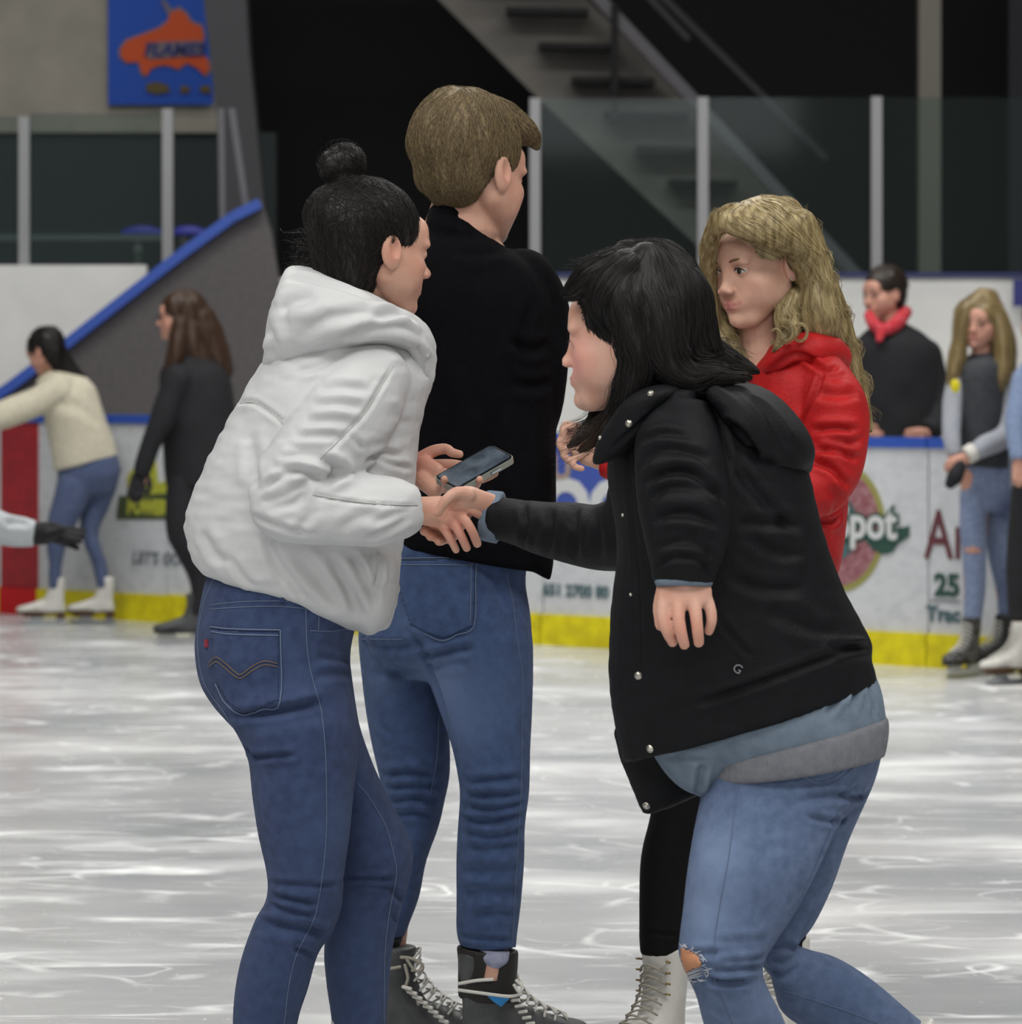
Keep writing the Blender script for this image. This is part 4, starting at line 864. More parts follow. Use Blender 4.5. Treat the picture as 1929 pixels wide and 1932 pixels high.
# hair
m_hairM = hairmat('dark_blond_hair', '857351', '46392a', .65)
V0, Q0 = hair_cap(.014, .011, -.050, .060, top=.018, facecut=(.080, .085, .108)); kk = (1-1.7*np.clip(.02-V0[:, 2], 0, .1))[:, None]; V0[:, :2] = (V0[:, :2]-np.array((0, -.02)))*kk+np.array((0, -.02)); hc = put((V0, Q0), HMn)
q1 = tube(dM, [(880, 195, 0, 20), (930, 205, .02, 26), (975, 235, .04, 26), (1005, 262, .06, 18), (1012, 275, .06, 10)], 14)
q2 = tube(dM, [(900, 200, .05, 26), (950, 220, .08, 28), (990, 255, .1, 20)], 14)
V, Q, E = fuse([hc, q1, q2], .0032, 4); V = roughen(V, Q, .0045, 45, 3, (1, 1, .25))
crown = Vector(hpt(HMn, (0, -.05, .13)))
def fl(p):
    v = p-crown; return Vector((v.x, v.y, v.z-.05))
s1 = crawl(V, Q, fl, 2600, .06, .0006, 8, .0012, .03, 9, end_lift=.0015)
hr = mk('hair', *combine((V, Q), s1), m_hairM, man)
hr['label'] = 'short dark blond hair'
# skates of the man
m_gskate = mat('grey_skate_shell', '4d5050', .5, '3d3f40', 30, 4); m_collar = mat('black_skate_collar', '15130f', .6)
bt, T = skate(man, (P(925, 0, dM).x, dM, 0), 128, m_gskate, 'hockey', 1.08, 'grey and black hockey skate with loose white laces', top=.25)
def onb(d, name, polys, m, r, par): return mk(name, *join([path_tube([P(x, y, d+z) for x, y, z in p], [r*d/F]*len(p), 8, (.5, .5)) for p in polys]), m, par)
cu = edge_loft(dM, [(861, 1783, 979, 1794, 60, 0), (864, 1812, 978, 1820, 60, 0), (864, 1846, 976, 1856, 60, 0), (864, 1880, 984, 1886, 56, -.0)], (0, .1))
ck = mk('skate_collar', *fuse([cu], .004, 2)[:2], m_collar, bt); ck['label'] = 'black padded collar'
sk = mk('sock', *edge_loft(dM, [(905, 1790, 962, 1796, 20, -.038), (910, 1808, 958, 1815, 16, -.052), (918, 1822, 944, 1826, 12, -.054)], (0, .2)), mat('pale_grey_sock', '8d90a6', .9, '7c8096', 90, 3), man)
mk('ankle', *edge_loft(dM, [(918, 1815, 944, 1818, 12, -.054), (912, 1848, 938, 1850, 8, -.056)], (.1, .2)), m_skinA, sk)
onb(dM-.066, 'lace_wrap', [[(866, 1856, 0), (900, 1850, -.012), (930, 1848, -.01)], [(866, 1868, 0), (910, 1874, -.014), (960, 1880, -.01), (984, 1876, .01)], [(974, 1850, .0), (986, 1862, -.01), (980, 1872, -.01), (970, 1858, -.01)]], m_lace, 3.2, bt)
onb(dM-.055, 'front_laces', [[(966+k*7, 1888+k*11, .0), (980+k*7, 1886+k*11, -.01)] for k in range(7)], m_lace, 3, bt)
mk('blue_panel', *prism([P(x, y, dM-.066) for x, y in ((918, 1878), (962, 1884), (946, 1900), (934, 1892))], (0, .02, 0)), mat('bright_blue_panel', '1d78b8', .5), bt, False)
b2_, T = skate(man, (P(742, 0, dM+.10).x, dM+.10, 0), 100, m_gskate, 'hockey', 1.05, 'dark hockey skate with untied laces', top=.25)
cu = edge_loft(dM+.11, [(700, 1772, 764, 1766, 44, 0), (704, 1800, 750, 1800, 42, 0), (704, 1850, 762, 1850, 40, 0)], (0, .2)); mk('skate_collar', *fuse([cu], .004, 2)[:2], m_collar, b2_)
mk('sock', *edge_loft(dM+.115, [(712, 1755, 762, 1752, 36, 0), (708, 1785, 752, 1785, 34, 0), (708, 1810, 748, 1810, 32, 0)], (0, .1)), mat('grey_sock', '83869a', .9), man)
onb(dM+.04, 'loose_laces', [[(735, 1828, 0), (756, 1824, 0)], [(756, 1806, 0), (775, 1808, 0), (796, 1818, 0), (796, 1830, 0), (782, 1830, 0), (768, 1810, 0)], [(764, 1820, 0), (770, 1845, 0), (766, 1865, 0), (785, 1882, 0), (790, 1896, 0)]], m_lace2, 3, b2_)
onb(dM+.035, 'front_laces', [[(760+k*10, 1862+k*9, .0), (776+k*10, 1866+k*9, -.01)] for k in range(9)], m_lace, 3.5, b2_)
# ---------------------------------------------------------------- L : blond woman in the red jacket
dL = F/1000
HL = head_matrix(1431, 499, dL, -47, 11, 1, .985)
hl = put(face_mesh(.93, .93, h=.0020), HL)
inner = [tube(dL, [(1432, 570, .01, 44), (1434, 630, .02, 42), (1450, 690, .03, 55)], 18), tube(dL, [(1480, 700, .03, 55), (1490, 820, .03, 75), (1480, 1000, .02, 70), (1420, 1200, .02, 75), (1380, 1300, .02, 80)], 20),
         tube(dL, [(1500, 740, -.02, 40), (1555, 780, -.08, 40), (1550, 930, -.1, 34), (1400, 915, -.14, 28), (1250, 890, -.14, 24), (1130, 866, -.12, 20)], 12), tube(dL, [(1420, 740, .12, 40), (1370, 800, .16, 36), (1340, 900, .14, 32), (1230, 880, .06, 26), (1120, 850, -.04, 20)], 12),
         tube(dL, [(1350, 1300, -.02, 50), (1300, 1450, -.02, 34), (1257, 1650, -.02, 38), (1250, 1800, -.02, 34), (1245, 1960, -.02, 32)], 14), tube(dL, [(1430, 1300, .08, 60), (1470, 1560, .1, 46), (1484, 1700, .1, 36), (1482, 1900, .1, 32), (1480, 1970, .1, 32)], 14)]
hand = [tube(dL, [(1135, 866, -.12, 17), (1112, 858, -.12, 22), (1092, 842, -.12, 21), (1080, 826, -.12, 16)], 14, (1, 1), .65)]
hand += fingers(dL, [[(1088, 826, -.13, 8.5), (1072, 800, -.14, 8), (1062, 812, -.15, 7.5), (1066, 830, -.15, 7)], [(1084, 836, -.13, 8.5), (1064, 822, -.145, 8), (1056, 838, -.15, 7.5), (1064, 852, -.15, 7)],
    [(1090, 848, -.13, 8.5), (1070, 846, -.145, 8), (1064, 860, -.15, 7.5), (1076, 870, -.15, 7)], [(1100, 858, -.13, 8), (1082, 866, -.145, 7.5), (1084, 880, -.15, 7), (1098, 884, -.15, 6.5)], [(1110, 842, -.13, 9), (1092, 818, -.14, 8), (1080, 806, -.15, 7)]])
hand += [tube(dL, [(1124, 848, -.04, 17), (1104, 838, -.045, 19), (1088, 826, -.05, 15)], 12, (1, 1), .65)]+fingers(dL, [[(1090, 822+k*9, -.05, 8), (1070, 812+k*10, -.04, 7.5), (1060, 822+k*10, -.05, 7)] for k in range(4)])+fingers(dL, [[(1108, 824, -.05, 8), (1096, 808, -.06, 7.5), (1084, 802, -.07, 7)]])
blond = body('l', [hl]+inner+hand, HL, skin('light_skin', 'cfa692', 'c69a85'), (*P(1400, 0, dL).xy, 0), 'young woman with long wavy blond hair, red jacket, black leggings and white figure skates', FACE_SPOTS('a8505a', 'd89384')+[((s*.031, .09, .012), .012, 'a87a68', .45, 1) for s in (-1, 1)], .0026, 1)
m_eyew = mat('eye_white', 'c9c4c0', .25); m_iris = mat('dark_iris', '2b2320', .15); m_brow = mat('brown_eyebrow', '6a5038', .8); m_lash = mat('dark_lashes', '2a1d19', .8)
def eyes(par, HM, sides=(-1, 1), brow=m_brow, look=(-.002, 0)):
    for s in sides:
        e = blob((s*.031, .0785, .001), (.0135, .0125, .0062), None, 14); e = mk('eye', e[0]@HM[0].T+HM[1], e[1], m_eyew, par); e['label'] = 'open eye'
        i = blob((s*.031+look[0]*s*0+look[0], .0894, .0012+look[1]), (.0056, .0022, .0056), None, 10); mk('iris', i[0]@HM[0].T+HM[1], i[1], m_iris, e)
        L_ = [hpt(HM, p) for p in ((s*.031-.0145, .0845, .0005), (s*.031-.008, .0895, .0058), (s*.031, .0915, .0075), (s*.031+.008, .0890, .0058), (s*.031+.0145, .0845, .0005))]
        mk('eyelash', *path_tube(L_, [.0006, .0013, .0015, .0013, .0006], 6), m_lash, e)
        B_ = [hpt(HM, p) for p in ((s*.015, .0930, .0195), (s*.026, .0940, .0230), (s*.038, .0890, .0238), (s*.050, .0775, .0195))]
        mk('eyebrow', *path_tube(B_, [.0022, .0024, .0020, .0008], 8, (1, 1), .45), brow, par)
eyes(blond, HL)
mk('earring', *blob(hpt(HL, (-.083, .003, -.030)), (.0028, .0028, .0028), None, 8), m_snap, blond)
# red jacket
m_red_j = mat('red_jacket_nylon', 'b01a1c', .6, 'a01618', 20, 4, bump=.3, bscale=150, spec=.25)
tor = edge_loft(dL, [(1432, 668, 1585, 668, 90, .03), (1415, 700, 1608, 705, 125, .03), (1405, 760, 1615, 770, 140, .03), (1400, 860, 1606, 860, 145, .03), (1395, 960, 1598, 960, 140, .03), (1380, 1060, 1590, 1060, 135, .03), (1360, 1150, 1560, 1150, 130, .03), (1345, 1240, 1530, 1240, 125, .03), (1340, 1280, 1500, 1290, 120, .03)], (.4, 0))
arm = tube(dL, [(1545, 715, -.05, 56), (1578, 770, -.1, 60), (1580, 840, -.12, 58), (1560, 905, -.14, 56), (1500, 935, -.16, 52), (1400, 925, -.16, 46), (1290, 905, -.15, 42), (1180, 880, -.13, 34), (1140, 870, -.12, 30)], 20, (1, .1))
arm2 = tube(dL, [(1430, 720, .14, 52), (1370, 800, .2, 48), (1340, 890, .16, 44), (1230, 880, .06, 36), (1135, 852, -.03, 27)], 18, (1, .1))
fo = [([(1583, 690), (1560, 700), (1510, 670), (1470, 672), (1440, 690)], 5, 8), ([(1556, 700), (1540, 740), (1515, 800), (1505, 860)], 5, 6), ([(1530, 812), (1570, 808), (1625, 812)], 6, 7), ([(1540, 850), (1580, 850), (1618, 868)], 6, 8), ([(1530, 870), (1570, 885), (1600, 920)], 6, 8), ([(1560, 830), (1600, 836), (1630, 826)], 7, 5), ([(1540, 980), (1575, 985), (1590, 965)], 5, 6), ([(1540, 740), (1580, 745), (1620, 740)], 9, 5), ([(1550, 1000), (1570, 1050), (1580, 1080)], 7, 4), ([(1560, 920), (1580, 940), (1575, 970)], 8, 4)]
jr, V, Q = cloth(blond, 'red_jacket', [tor, arm, arm2], m_red_j, dL, fo, .005, 4, .004, 10, 5)
colr = edge_loft(dL, [(1436, 690, 1450, 705, 30, -.04), (1452, 660, 1478, 700, 50, -.04), (1490, 632, 1515, 688, 60, -.04), (1535, 624, 1556, 694, 66, -.03), (1580, 634, 1584, 696, 60, 0), (1602, 655, 1598, 696, 45, .02)], (.5, .5))
cloth(jr, 'collar', [colr], m_red_j, dL, [([(1450, 700), (1500, 668), (1560, 690)], 5, 5)], .0045, 4, .003, 14, 6)
m_leg = mat('black_legging', '0b0b0d', .8, '0f0f12', 60, 4, spec=.15)
cloth(blond, 'leggings', [edge_loft(dL, [(1330, 1180, 1520, 1180, 100, .03), (1300, 1300, 1520, 1300, 105, .03), (1275, 1390, 1520, 1390, 80, .03)], (.3, .3)),
    edge_loft(dL, [(1270, 1330, 1400, 1330, 70, -.02), (1240, 1450, 1370, 1450, 66, -.02), (1226, 1540, 1340, 1540, 60, -.02), (1212, 1600, 1312, 1600, 56, -.02), (1206, 1660, 1300, 1660, 52, -.02), (1205, 1760, 1290, 1760, 46, -.02), (1207, 1800, 1286, 1800, 42, -.02)], (.3, .1)),
    edge_loft(dL, [(1390, 1330, 1520, 1330, 70, .08), (1420, 1500, 1532, 1500, 62, .1), (1430, 1620, 1530, 1620, 54, .1), (1440, 1700, 1527, 1700, 50, .1), (1442, 1770, 1522, 1770, 44, .1), (1444, 1830, 1518, 1830, 40, .1)], (.3, .1))], m_leg, dL, [([(1206, 1755), (1250, 1762), (1290, 1765)], 4, 3)], .005, 3, .002, 9, 2)
# blond hair
m_hairL = hairmat('ash_blond_hair', 'b8a67b', '6b5a36', .45, (2, 2, .4), 50)
hc = put(hair_cap(.006, .010, -.075, .070, top=.0, facecut=(.084, .082, .104), earshift=.010, earr=.052), HL)
G = {'front': [(1398, 402, -.10, 20), (1366, 412, -.11, 22), (1346, 440, -.09, 16), (1337, 480, -.06, 15), (1335, 530, -.03, 15), (1338, 580, -.02, 17), (1345, 620, .0, 16)],
     'sweep': [(1378, 420, -.12, 20), (1410, 432, -.13, 20), (1450, 450, -.12, 18), (1490, 464, -.09, 17), (1518, 484, -.06, 18)],
     'swp2': [(1420, 405, -.10, 20), (1460, 430, -.11, 22), (1500, 465, -.08, 22), (1522, 520, -.04, 24)],
     'behind': [(1505, 430, -.02, 38), (1538, 500, -.02, 28), (1540, 560, -.03, 34), (1548, 610, -.03, 36), (1556, 655, .03, 28)],
     'right': [(1480, 410, .05, 40), (1530, 500, .06, 34), (1562, 580, .08, 34), (1590, 660, .09, 30), (1612, 720, .1, 22), (1626, 770, .1, 16), (1640, 808, .1, 8)],
     'neck': [(1496, 562, -.03, 20), (1484, 595, -.045, 23), (1490, 628, -.055, 20), (1474, 650, -.07, 12), (1460, 662, -.08, 4)],
     'dark': [(1420, 560, .09, 40), (1395, 610, .08, 34), (1385, 650, .06, 34), (1400, 690, .04, 26)],
     'left': [(1350, 560, .03, 20), (1352, 610, .02, 24), (1372, 650, .0, 26), (1392, 680, -.01, 18)],
     'back': [(1450, 440, .10, 60), (1470, 520, .12, 62), (1490, 600, .13, 60), (1510, 690, .12, 40)]}
gp = [hc]+[tube(dL, g, 14) for g in G.values()]
V, Q, E = fuse(gp, .0034, 5); V = roughen(V, Q, .0022, 60, 3, (1, 1, .25))
pts = np.array([[*P(x, y, dL+z)] for g in G.values() for x, y, z, r in cr(np.array(g, float), 4)])
tan = np.vstack([np.gradient(np.array([[*P(x, y, dL+z)] for x, y, z, r in cr(np.array(g, float), 4)]), axis=0) for g in G.values()]); tan /= np.linalg.norm(tan, axis=1)[:, None]
def flow_of(pts, tan):
    def f(p):
        q = ((pts-np.array(tuple(p)))**2).sum(1); w_ = np.exp(-q/(.018**2))+1e-9/(q+1e-6); v = (tan*w_[:, None]).sum(0); return Vector(v/(np.linalg.norm(v)+1e-9))
    return f
part = P(1382, 412, dL-.1)
fl0 = flow_of(pts, tan)
def flL(p):
    v = fl0(p); z0 = P(0, 470, dL).z
    if p.z > z0: v = v+Vector(((p.x-part.x), (p.y-part.y)*.6, -.1+0*p.z))*4*min(1, (p.z-z0)/.04)
    return v
s1 = crawl(V, Q, flL, 3000, .12, .0007, 12, .0009, .02, 11)
ls = []
for i, (k, n, wv, wl) in enumerate((('front', 50, .005, .07), ('sweep', 40, .0, .05), ('behind', 60, .008, .06), ('right', 120, .010, .07), ('neck', 60, .009, .045), ('dark', 50, .008, .06), ('left', 50, .009, .05), ('back', 60, .008, .06))):
    ls.append(lock_strands([(P(x, y, dL+z), r*dL/F) for x, y, z, r in G[k]], n, .00055, i, wv, wl, .008))
# curls over the collar
cu = []
for (cx_, cy_, rr) in ((1484, 630, 19), (1512, 632, 14), (1466, 640, 12)):
    for q in range(26):
        r_ = rr*RNG.uniform(.65, 1.1); ph = RNG.uniform(-.3, .3); zz = RNG.uniform(-.11, -.09)
        cu.append([tuple(P(cx_+r_*math.sin(t)*(.9+.1*t/6), cy_-r_*math.cos(t)-8+2.2*t, dL+zz-.004*t)) for t in np.linspace(-1+ph, 5+ph, 16)])
fly = []
for _ in range(40):
    x0, y0 = RNG.uniform(1345, 1500), RNG.uniform(385, 400); fly.append([tuple(P(x0+k*RNG.uniform(-4, 2), y0-2+k*RNG.uniform(-1.5, 3)+abs(x0-1440)*.25, dL+RNG.uniform(-.06, .06))) for k in range(6)])
hr = mk('hair', *combine(combine(combine((V, Q), s1), join(ls)), thin(cu+fly, .0005)), m_hairL, blond); hr['label'] = 'long wavy blond hair tucked behind one ear'
m_wboot = mat('white_skate_leather', 'c8c6c0', .45, 'bab8b2', 18, 3, bump=.1, bscale=80)
sA, T = skate(blond, (P(1250, 0, dL).x, dL-.02, 0), -38, m_wboot, 'figure', 1.0, 'white lace-up figure skate with brown heel', mat('grey_beige_lace', '918c80', .8), top=.272)
hk = []
for k in range(4):
    for s in (-1, 1): hk.append(path_tube(T(np.array([(.030-.002*k, s*.030, .19+.02*k), (.036, s*.034, .192+.02*k), (.030, s*.038, .19+.02*k)])), [.002]*3, 6))
m_hook = mat('brass_hook', '8a7444', .35, metal=.7)
for q in hk: mk('lace_hook', *q, m_hook, sA)
skate(blond, (P(1482, 0, dL+.1).x, dL+.1, 0), -30, m_wboot, 'figure', 1.0, top=.272)
# ---------------------------------------------------------------- B : dark haired woman in the black bomber coat, bending forward
dB = F/1200
HB = head_matrix(1188, 640, dB, -104, 2, 0, 1.0)
hb = put(face_mesh(.92, .93), HB)
inner = [tube(dB, [(1195, 690, 0, 52), (1230, 740, 0, 52), (1270, 790, 0, 60)], 18), tube(dB, [(1290, 850, 0, 60), (1340, 960, 0, 75), (1380, 1120, 0, 85), (1440, 1240, 0, 80), (1490, 1380, 0, 70)], 20, (1, 1), .9),
    tube(dB, [(1270, 830, -.12, 48), (1285, 920, -.16, 44), (1292, 1000, -.19, 36), (1292, 1120, -.21, 30)], 14), tube(dB, [(1250, 850, .12, 50), (1220, 960, .2, 42), (1150, 1005, .28, 34), (1030, 992, .36, 27), (920, 962, .42, 22)], 14),
    tube(dB, [(1480, 1450, -.02, 55), (1425, 1640, -.08, 56), (1372, 1800, -.11, 50), (1390, 1900, -.08, 46), (1420, 2080, 0, 40), (1430, 2200, .02, 40)], 16), tube(dB, [(1560, 1450, .07, 50), (1515, 1640, .09, 36), (1478, 1795, .08, 26), (1545, 1868, .09, 26), (1650, 1920, .1, 30), (1790, 2010, .13, 34), (1830, 2080, .13, 36)], 14)]
hand = [tube(dB, [(1292, 1095, -.205, 42), (1293, 1116, -.215, 50), (1294, 1134, -.222, 44)], 18, (1, 1), .42)]
hand += fingers(dB, [[(1255, 1124, -.215, 15), (1252, 1158, -.228, 13), (1259, 1188, -.232, 12), (1270, 1212, -.222, 10)], [(1282, 1128, -.225, 14), (1281, 1165, -.24, 12), (1286, 1195, -.243, 11.3), (1292, 1217, -.235, 10)],
    [(1309, 1128, -.225, 14), (1314, 1165, -.238, 11.8), (1317, 1192, -.24, 11.2), (1319, 1213, -.232, 10)], [(1331, 1122, -.212, 12), (1341, 1150, -.222, 11), (1343, 1172, -.224, 10.2), (1338, 1191, -.218, 9)],
    [(1256, 1110, -.19, 17), (1246, 1145, -.2, 14), (1248, 1180, -.205, 12)]], .9)
# far hand holding the hand of the woman in white; image scale there is that of the clasped hands
dH = dW-.12
hand += [tube(dH, [(938, 957, .01, 22), (905, 946, -.01, 22), (880, 940, -.02, 24), (858, 948, -.015, 18)], 16, (1, 1), .7)]
hand += fingers(dH, [[(885, 934, -.03, 15), (862, 930, -.042, 12.5), (842, 944, -.046, 11), (826, 968, -.04, 9)], [(870, 948, .02, 14), (840, 970, .045, 12), (815, 992, .05, 10.5), (800, 1003, .02, 9)],
    [(872, 956, .03, 14), (845, 985, .055, 12), (822, 1008, .05, 10.5), (812, 1013, .02, 9)], [(876, 962, .03, 13), (855, 994, .055, 11.5), (836, 1018, .05, 10), (828, 1022, .025, 9)], [(882, 966, .03, 12), (866, 998, .05, 10), (850, 1020, .045, 9)]])
dark = body('b', [hb]+inner+hand, HB, skin('rosy_skin', 'c9a08e', 'c3937f'), (*P(1420, 0, dB).xy, 0), 'young woman with long dark hair in a black snap coat and ripped jeans, bending forward', FACE_SPOTS('b8706c', 'd48c86')+[(P(1292, 1190, dB-.23), .05, 'cc8a76', .5, 0), (P(850, 950, dH), .03, 'cf8a66', .3, 0), (P(820, 1005, dH), .03, 'd07048', .5, 0), ((.045, .075, -.03), .045, 'd48884', .5, 1), ((-.045, .075, -.03), .045, 'd48884', .5, 1)], .0028, 1)  # strong orange spot at the far fingertips is their shadow, tinted in
mk('eyelash', *path_tube([hpt(HB, p) for p in ((-.017, .0880, .001), (-.031, .0915, -.001), (-.045, .0850, .000))], [.0006, .0012, .0006], 6), m_lash, dark)
# jeans
m_denB = denim('light_blue_denim', '5f6f8e', '4e5e7b')
hips = edge_loft(dB, [(1330, 1380, 1660, 1330, 120, 0), (1326, 1440, 1668, 1400, 130, 0), (1324, 1490, 1655, 1440, 130, .0), (1330, 1560, 1615, 1520, 110, .01)], (.2, .3))
ln = edge_loft(dB, [(1340, 1420, 1610, 1400, 70, -.03), (1324, 1500, 1606, 1490, 90, -.045), (1311, 1560, 1580, 1560, 94, -.065), (1300, 1630, 1545, 1640, 92, -.09), (1290, 1710, 1500, 1720, 84, -.1), (1282, 1765, 1465, 1775, 80, -.11), (1279, 1800, 1446, 1806, 76, -.115), (1294, 1840, 1440, 1835, 74, -.11), (1312, 1880, 1452, 1870, 72, -.1), (1326, 1932, 1480, 1925, 68, -.08), (1350, 2000, 1500, 1990, 62, -.04), (1378, 2090, 1492, 2090, 54, 0)], (.3, 0))
lf = edge_loft(dB, [(1500, 1400, 1664, 1425, 80, .07), (1500, 1470, 1648, 1480, 80, .08), (1480, 1560, 1604, 1580, 74, .09), (1460, 1650, 1572, 1670, 68, .09), (1440, 1730, 1535, 1745, 64, .09), (1432, 1790, 1500, 1785, 62, .08)], (.3, .8))
lf2 = edge_loft(dB, [(1440, 1760, 1455, 1840, 62, .08), (1478, 1768, 1462, 1868, 66, .08), (1520, 1790, 1476, 1908, 66, .09), (1580, 1808, 1520, 1940, 64, .1), (1650, 1852, 1590, 1975, 58, .11), (1735, 1922, 1680, 2020, 52, .12), (1810, 1975, 1765, 2060, 48, .13)], (.8, 0))
fo = [([(1620, 1485), (1590, 1500), (1560, 1502), (1500, 1512)], 7, 7), ([(1640, 1500), (1610, 1506), (1590, 1500)], 6, 8), ([(1595, 1545), (1570, 1550), (1520, 1540)], 5, 5), ([(1600, 1540), (1580, 1548)], 5, 5), ([(1590, 1512), (1560, 1590), (1520, 1680), (1470, 1770)], 4, 5, .2), ([(1290, 1800), (1350, 1798), (1440, 1792)], 6, 5), ([(1350, 1815), (1400, 1812), (1442, 1806)], 6, 6), ([(1345, 1832), (1400, 1828), (1440, 1824)], 6, 7), ([(1330, 1848), (1370, 1853), (1420, 1850)], 6, 8), ([(1345, 1780), (1400, 1780), (1450, 1772)], 8, 4), ([(1455, 1790), (1480, 1785), (1505, 1792)], 6, 6), ([(1450, 1810), (1480, 1815), (1510, 1800)], 6, 5), ([(1452, 1830), (1480, 1840), (1510, 1820)], 7, 5)]
jb, V, Q = cloth(dark, 'ripped_jeans', [hips, ln, lf, lf2], m_denB, dB, fo, .0042, 4, .002, 7, 12, spots=[(P(1335, 1600, dB-.16), .07, '8294b4', .6), (P(1320, 1720, dB-.17), .06, '8294b4', .6), (P(1410, 1910, dB-.1), .07, '7b8eb0', .4), (P(1550, 1560, dB), .05, '7488ab', .4), (P(1600, 1880, dB+.05), .08, '465879', .5)])
seams(jb, 'seam', V, Q, [[(1392, 1480), (1385, 1540), (1375, 1620), (1360, 1700), (1348, 1780), (1350, 1850), (1368, 1900), (1382, 1932)], [(1460, 1862), (1540, 1888), (1600, 1908), (1660, 1932)], [(1484, 1455), (1520, 1476), (1546, 1488), (1580, 1474), (1610, 1448)], [(1500, 1452), (1530, 1470), (1550, 1476), (1580, 1464), (1600, 1442)]], m_thread)
bv = bvh_of(V, Q)
rip = mk('knee_hole', *patch(bv, [(1286, 1788), (1298, 1790), (1314, 1797), (1322, 1808), (1326, 1822), (1308, 1830), (1296, 1837), (1290, 1822), (1286, 1805)], .0025), skin('knee_skin', 'b5805f', 'ab7656'), jb); rip['label'] = 'bare knee showing through the tear'
fr = []
for k in range(80):
    t = k/80; pth = cr(np.array([(1282, 1786), (1300, 1788), (1320, 1800), (1334, 1822), (1338, 1838), (1320, 1850), (1296, 1848), (1290, 1838)], float), 20); x, y = pth[int(t*(len(pth)-1))]
    a = RNG.uniform(0, 6.3); L_ = RNG.uniform(4, 12); pp = on_surface(bv, [(x, y), (x+L_*math.cos(a), y+L_*math.sin(a)*.7)], 3)
    if len(pp) > 2: fr.append([tuple(q[0]+q[1]*(.0012+.002*RNG.random())) for q in pp])
for k in range(8): 
    pp = on_surface(bv, [(1291+RNG.uniform(-2, 2), 1838+k*1.6), (1326+RNG.uniform(-4, 4), 1822+k*2.4)], 5); fr.append([tuple(q[0]+q[1]*.0022) for q in pp]) if len(pp) > 2 else None
mk('frayed_threads', *thin(fr, .0009), mat('white_fray', 'b9bcc4', .9), jb)
# grey-blue sweatshirt
m_swt = mat('grey_blue_sweatshirt', '6f7d8c', .9, '64717f', 40, 4, bump=.3, bscale=300, spec=.1); m_band2 = mat('grey_ribbed_band', '74767c', .9, '6c6e75', 80, 3, bump=.6, bscale=60, spec=.1, bstretch=(6, 6, .3))
sw = edge_loft(dB, [(1200, 1280, 1620, 1180, 130, 0), (1212, 1370, 1645, 1250, 140, 0), (1235, 1425, 1662, 1300, 145, 0), (1290, 1445, 1668, 1340, 143, 0), (1324, 1455, 1672, 1368, 140, 0), (1332, 1468, 1668, 1384, 134, 0)], (.2, .1))
fl_ = edge_loft(dB, [(1222, 1405, 1420, 1405, 118, 0), (1238, 1432, 1400, 1440, 112, 0), (1258, 1462, 1370, 1468, 100, 0), (1284, 1486, 1345, 1490, 78, 0), (1312, 1498, 1334, 1500, 40, 0)], (.2, .5))
ss, V, Q = cloth(dark, 'sweatshirt', [sw, fl_], m_swt, dB, [([(1560, 1350), (1580, 1320), (1600, 1300)], 6, 5), ([(1610, 1340), (1615, 1310), (1625, 1290)], 6, 5), ([(1650, 1350), (1648, 1320), (1640, 1290)], 6, 5), ([(1250, 1430), (1300, 1425), (1340, 1430)], 6, 3), ([(1328, 1440), (1322, 1470), (1318, 1500)], 6, 8)], .0042, 3, .0025, 11, 4)
bd = edge_loft(dB, [(1322, 1440, 1677, 1352, 152, -.004), (1320, 1468, 1678, 1382, 154, -.004), (1326, 1477, 1671, 1424, 150, -.004)], (.05, .05), 5, 36)
V2, Q2, E2 = fuse([bd], .0045, 2); mk('waistband', V2, Q2, m_band2, ss)
seams(ss, 'seam', V2, Q2, [[(1330, 1440), (1440, 1410), (1560, 1378), (1650, 1358)]], mat('dark_seam', '4c525c', .9), .0012)
# coat
m_coat = mat('black_coat_nylon', '0c0d10', .65, '101115', 40, 4, bump=.3, bscale=200, spec=.18)
ct = edge_loft(dB, [(1190, 790, 1400, 720, 90, 0), (1152, 850, 1500, 800, 150, 0), (1148, 910, 1528, 890, 175, 0), (1158, 985, 1545, 975, 178, 0), (1163, 1060, 1568, 1050, 175, 0), (1156, 1130, 1598, 1115, 172, 0), (1151, 1200, 1628, 1170, 170, 0), (1149, 1270, 1646, 1215, 168, 0), (1154, 1330, 1645, 1240, 164, 0), (1163, 1385, 1650, 1265, 160, 0), (1176, 1440, 1656, 1287, 156, 0)], (.5, 0), 5, 36, 2.1)
fl1 = edge_loft(dB, [(1160, 1380, 1330, 1340, 50, .07), (1172, 1430, 1350, 1400, 46, .07), (1188, 1470, 1340, 1450, 40, .075), (1204, 1510, 1326, 1490, 30, .08), (1215, 1538, 1310, 1500, 16, .08)], (.3, .05))
slN = tube(dB, [(1275, 795, -.10, 72), (1282, 860, -.15, 84), (1290, 930, -.175, 86), (1296, 985, -.19, 82), (1296, 1040, -.2, 72), (1292, 1085, -.205, 60), (1290, 1104, -.208, 55)], 24, (1, .05), .9)
slF = tube(dB, [(1230, 900, .10, 80), (1210, 990, .18, 80), (1140, 1016, .27, 76), (1080, 1008, .32, 73), (1020, 996, .37, 64), (970, 984, .41, 56), (930, 977, .43, 50)], 22, (1, .05), .85)
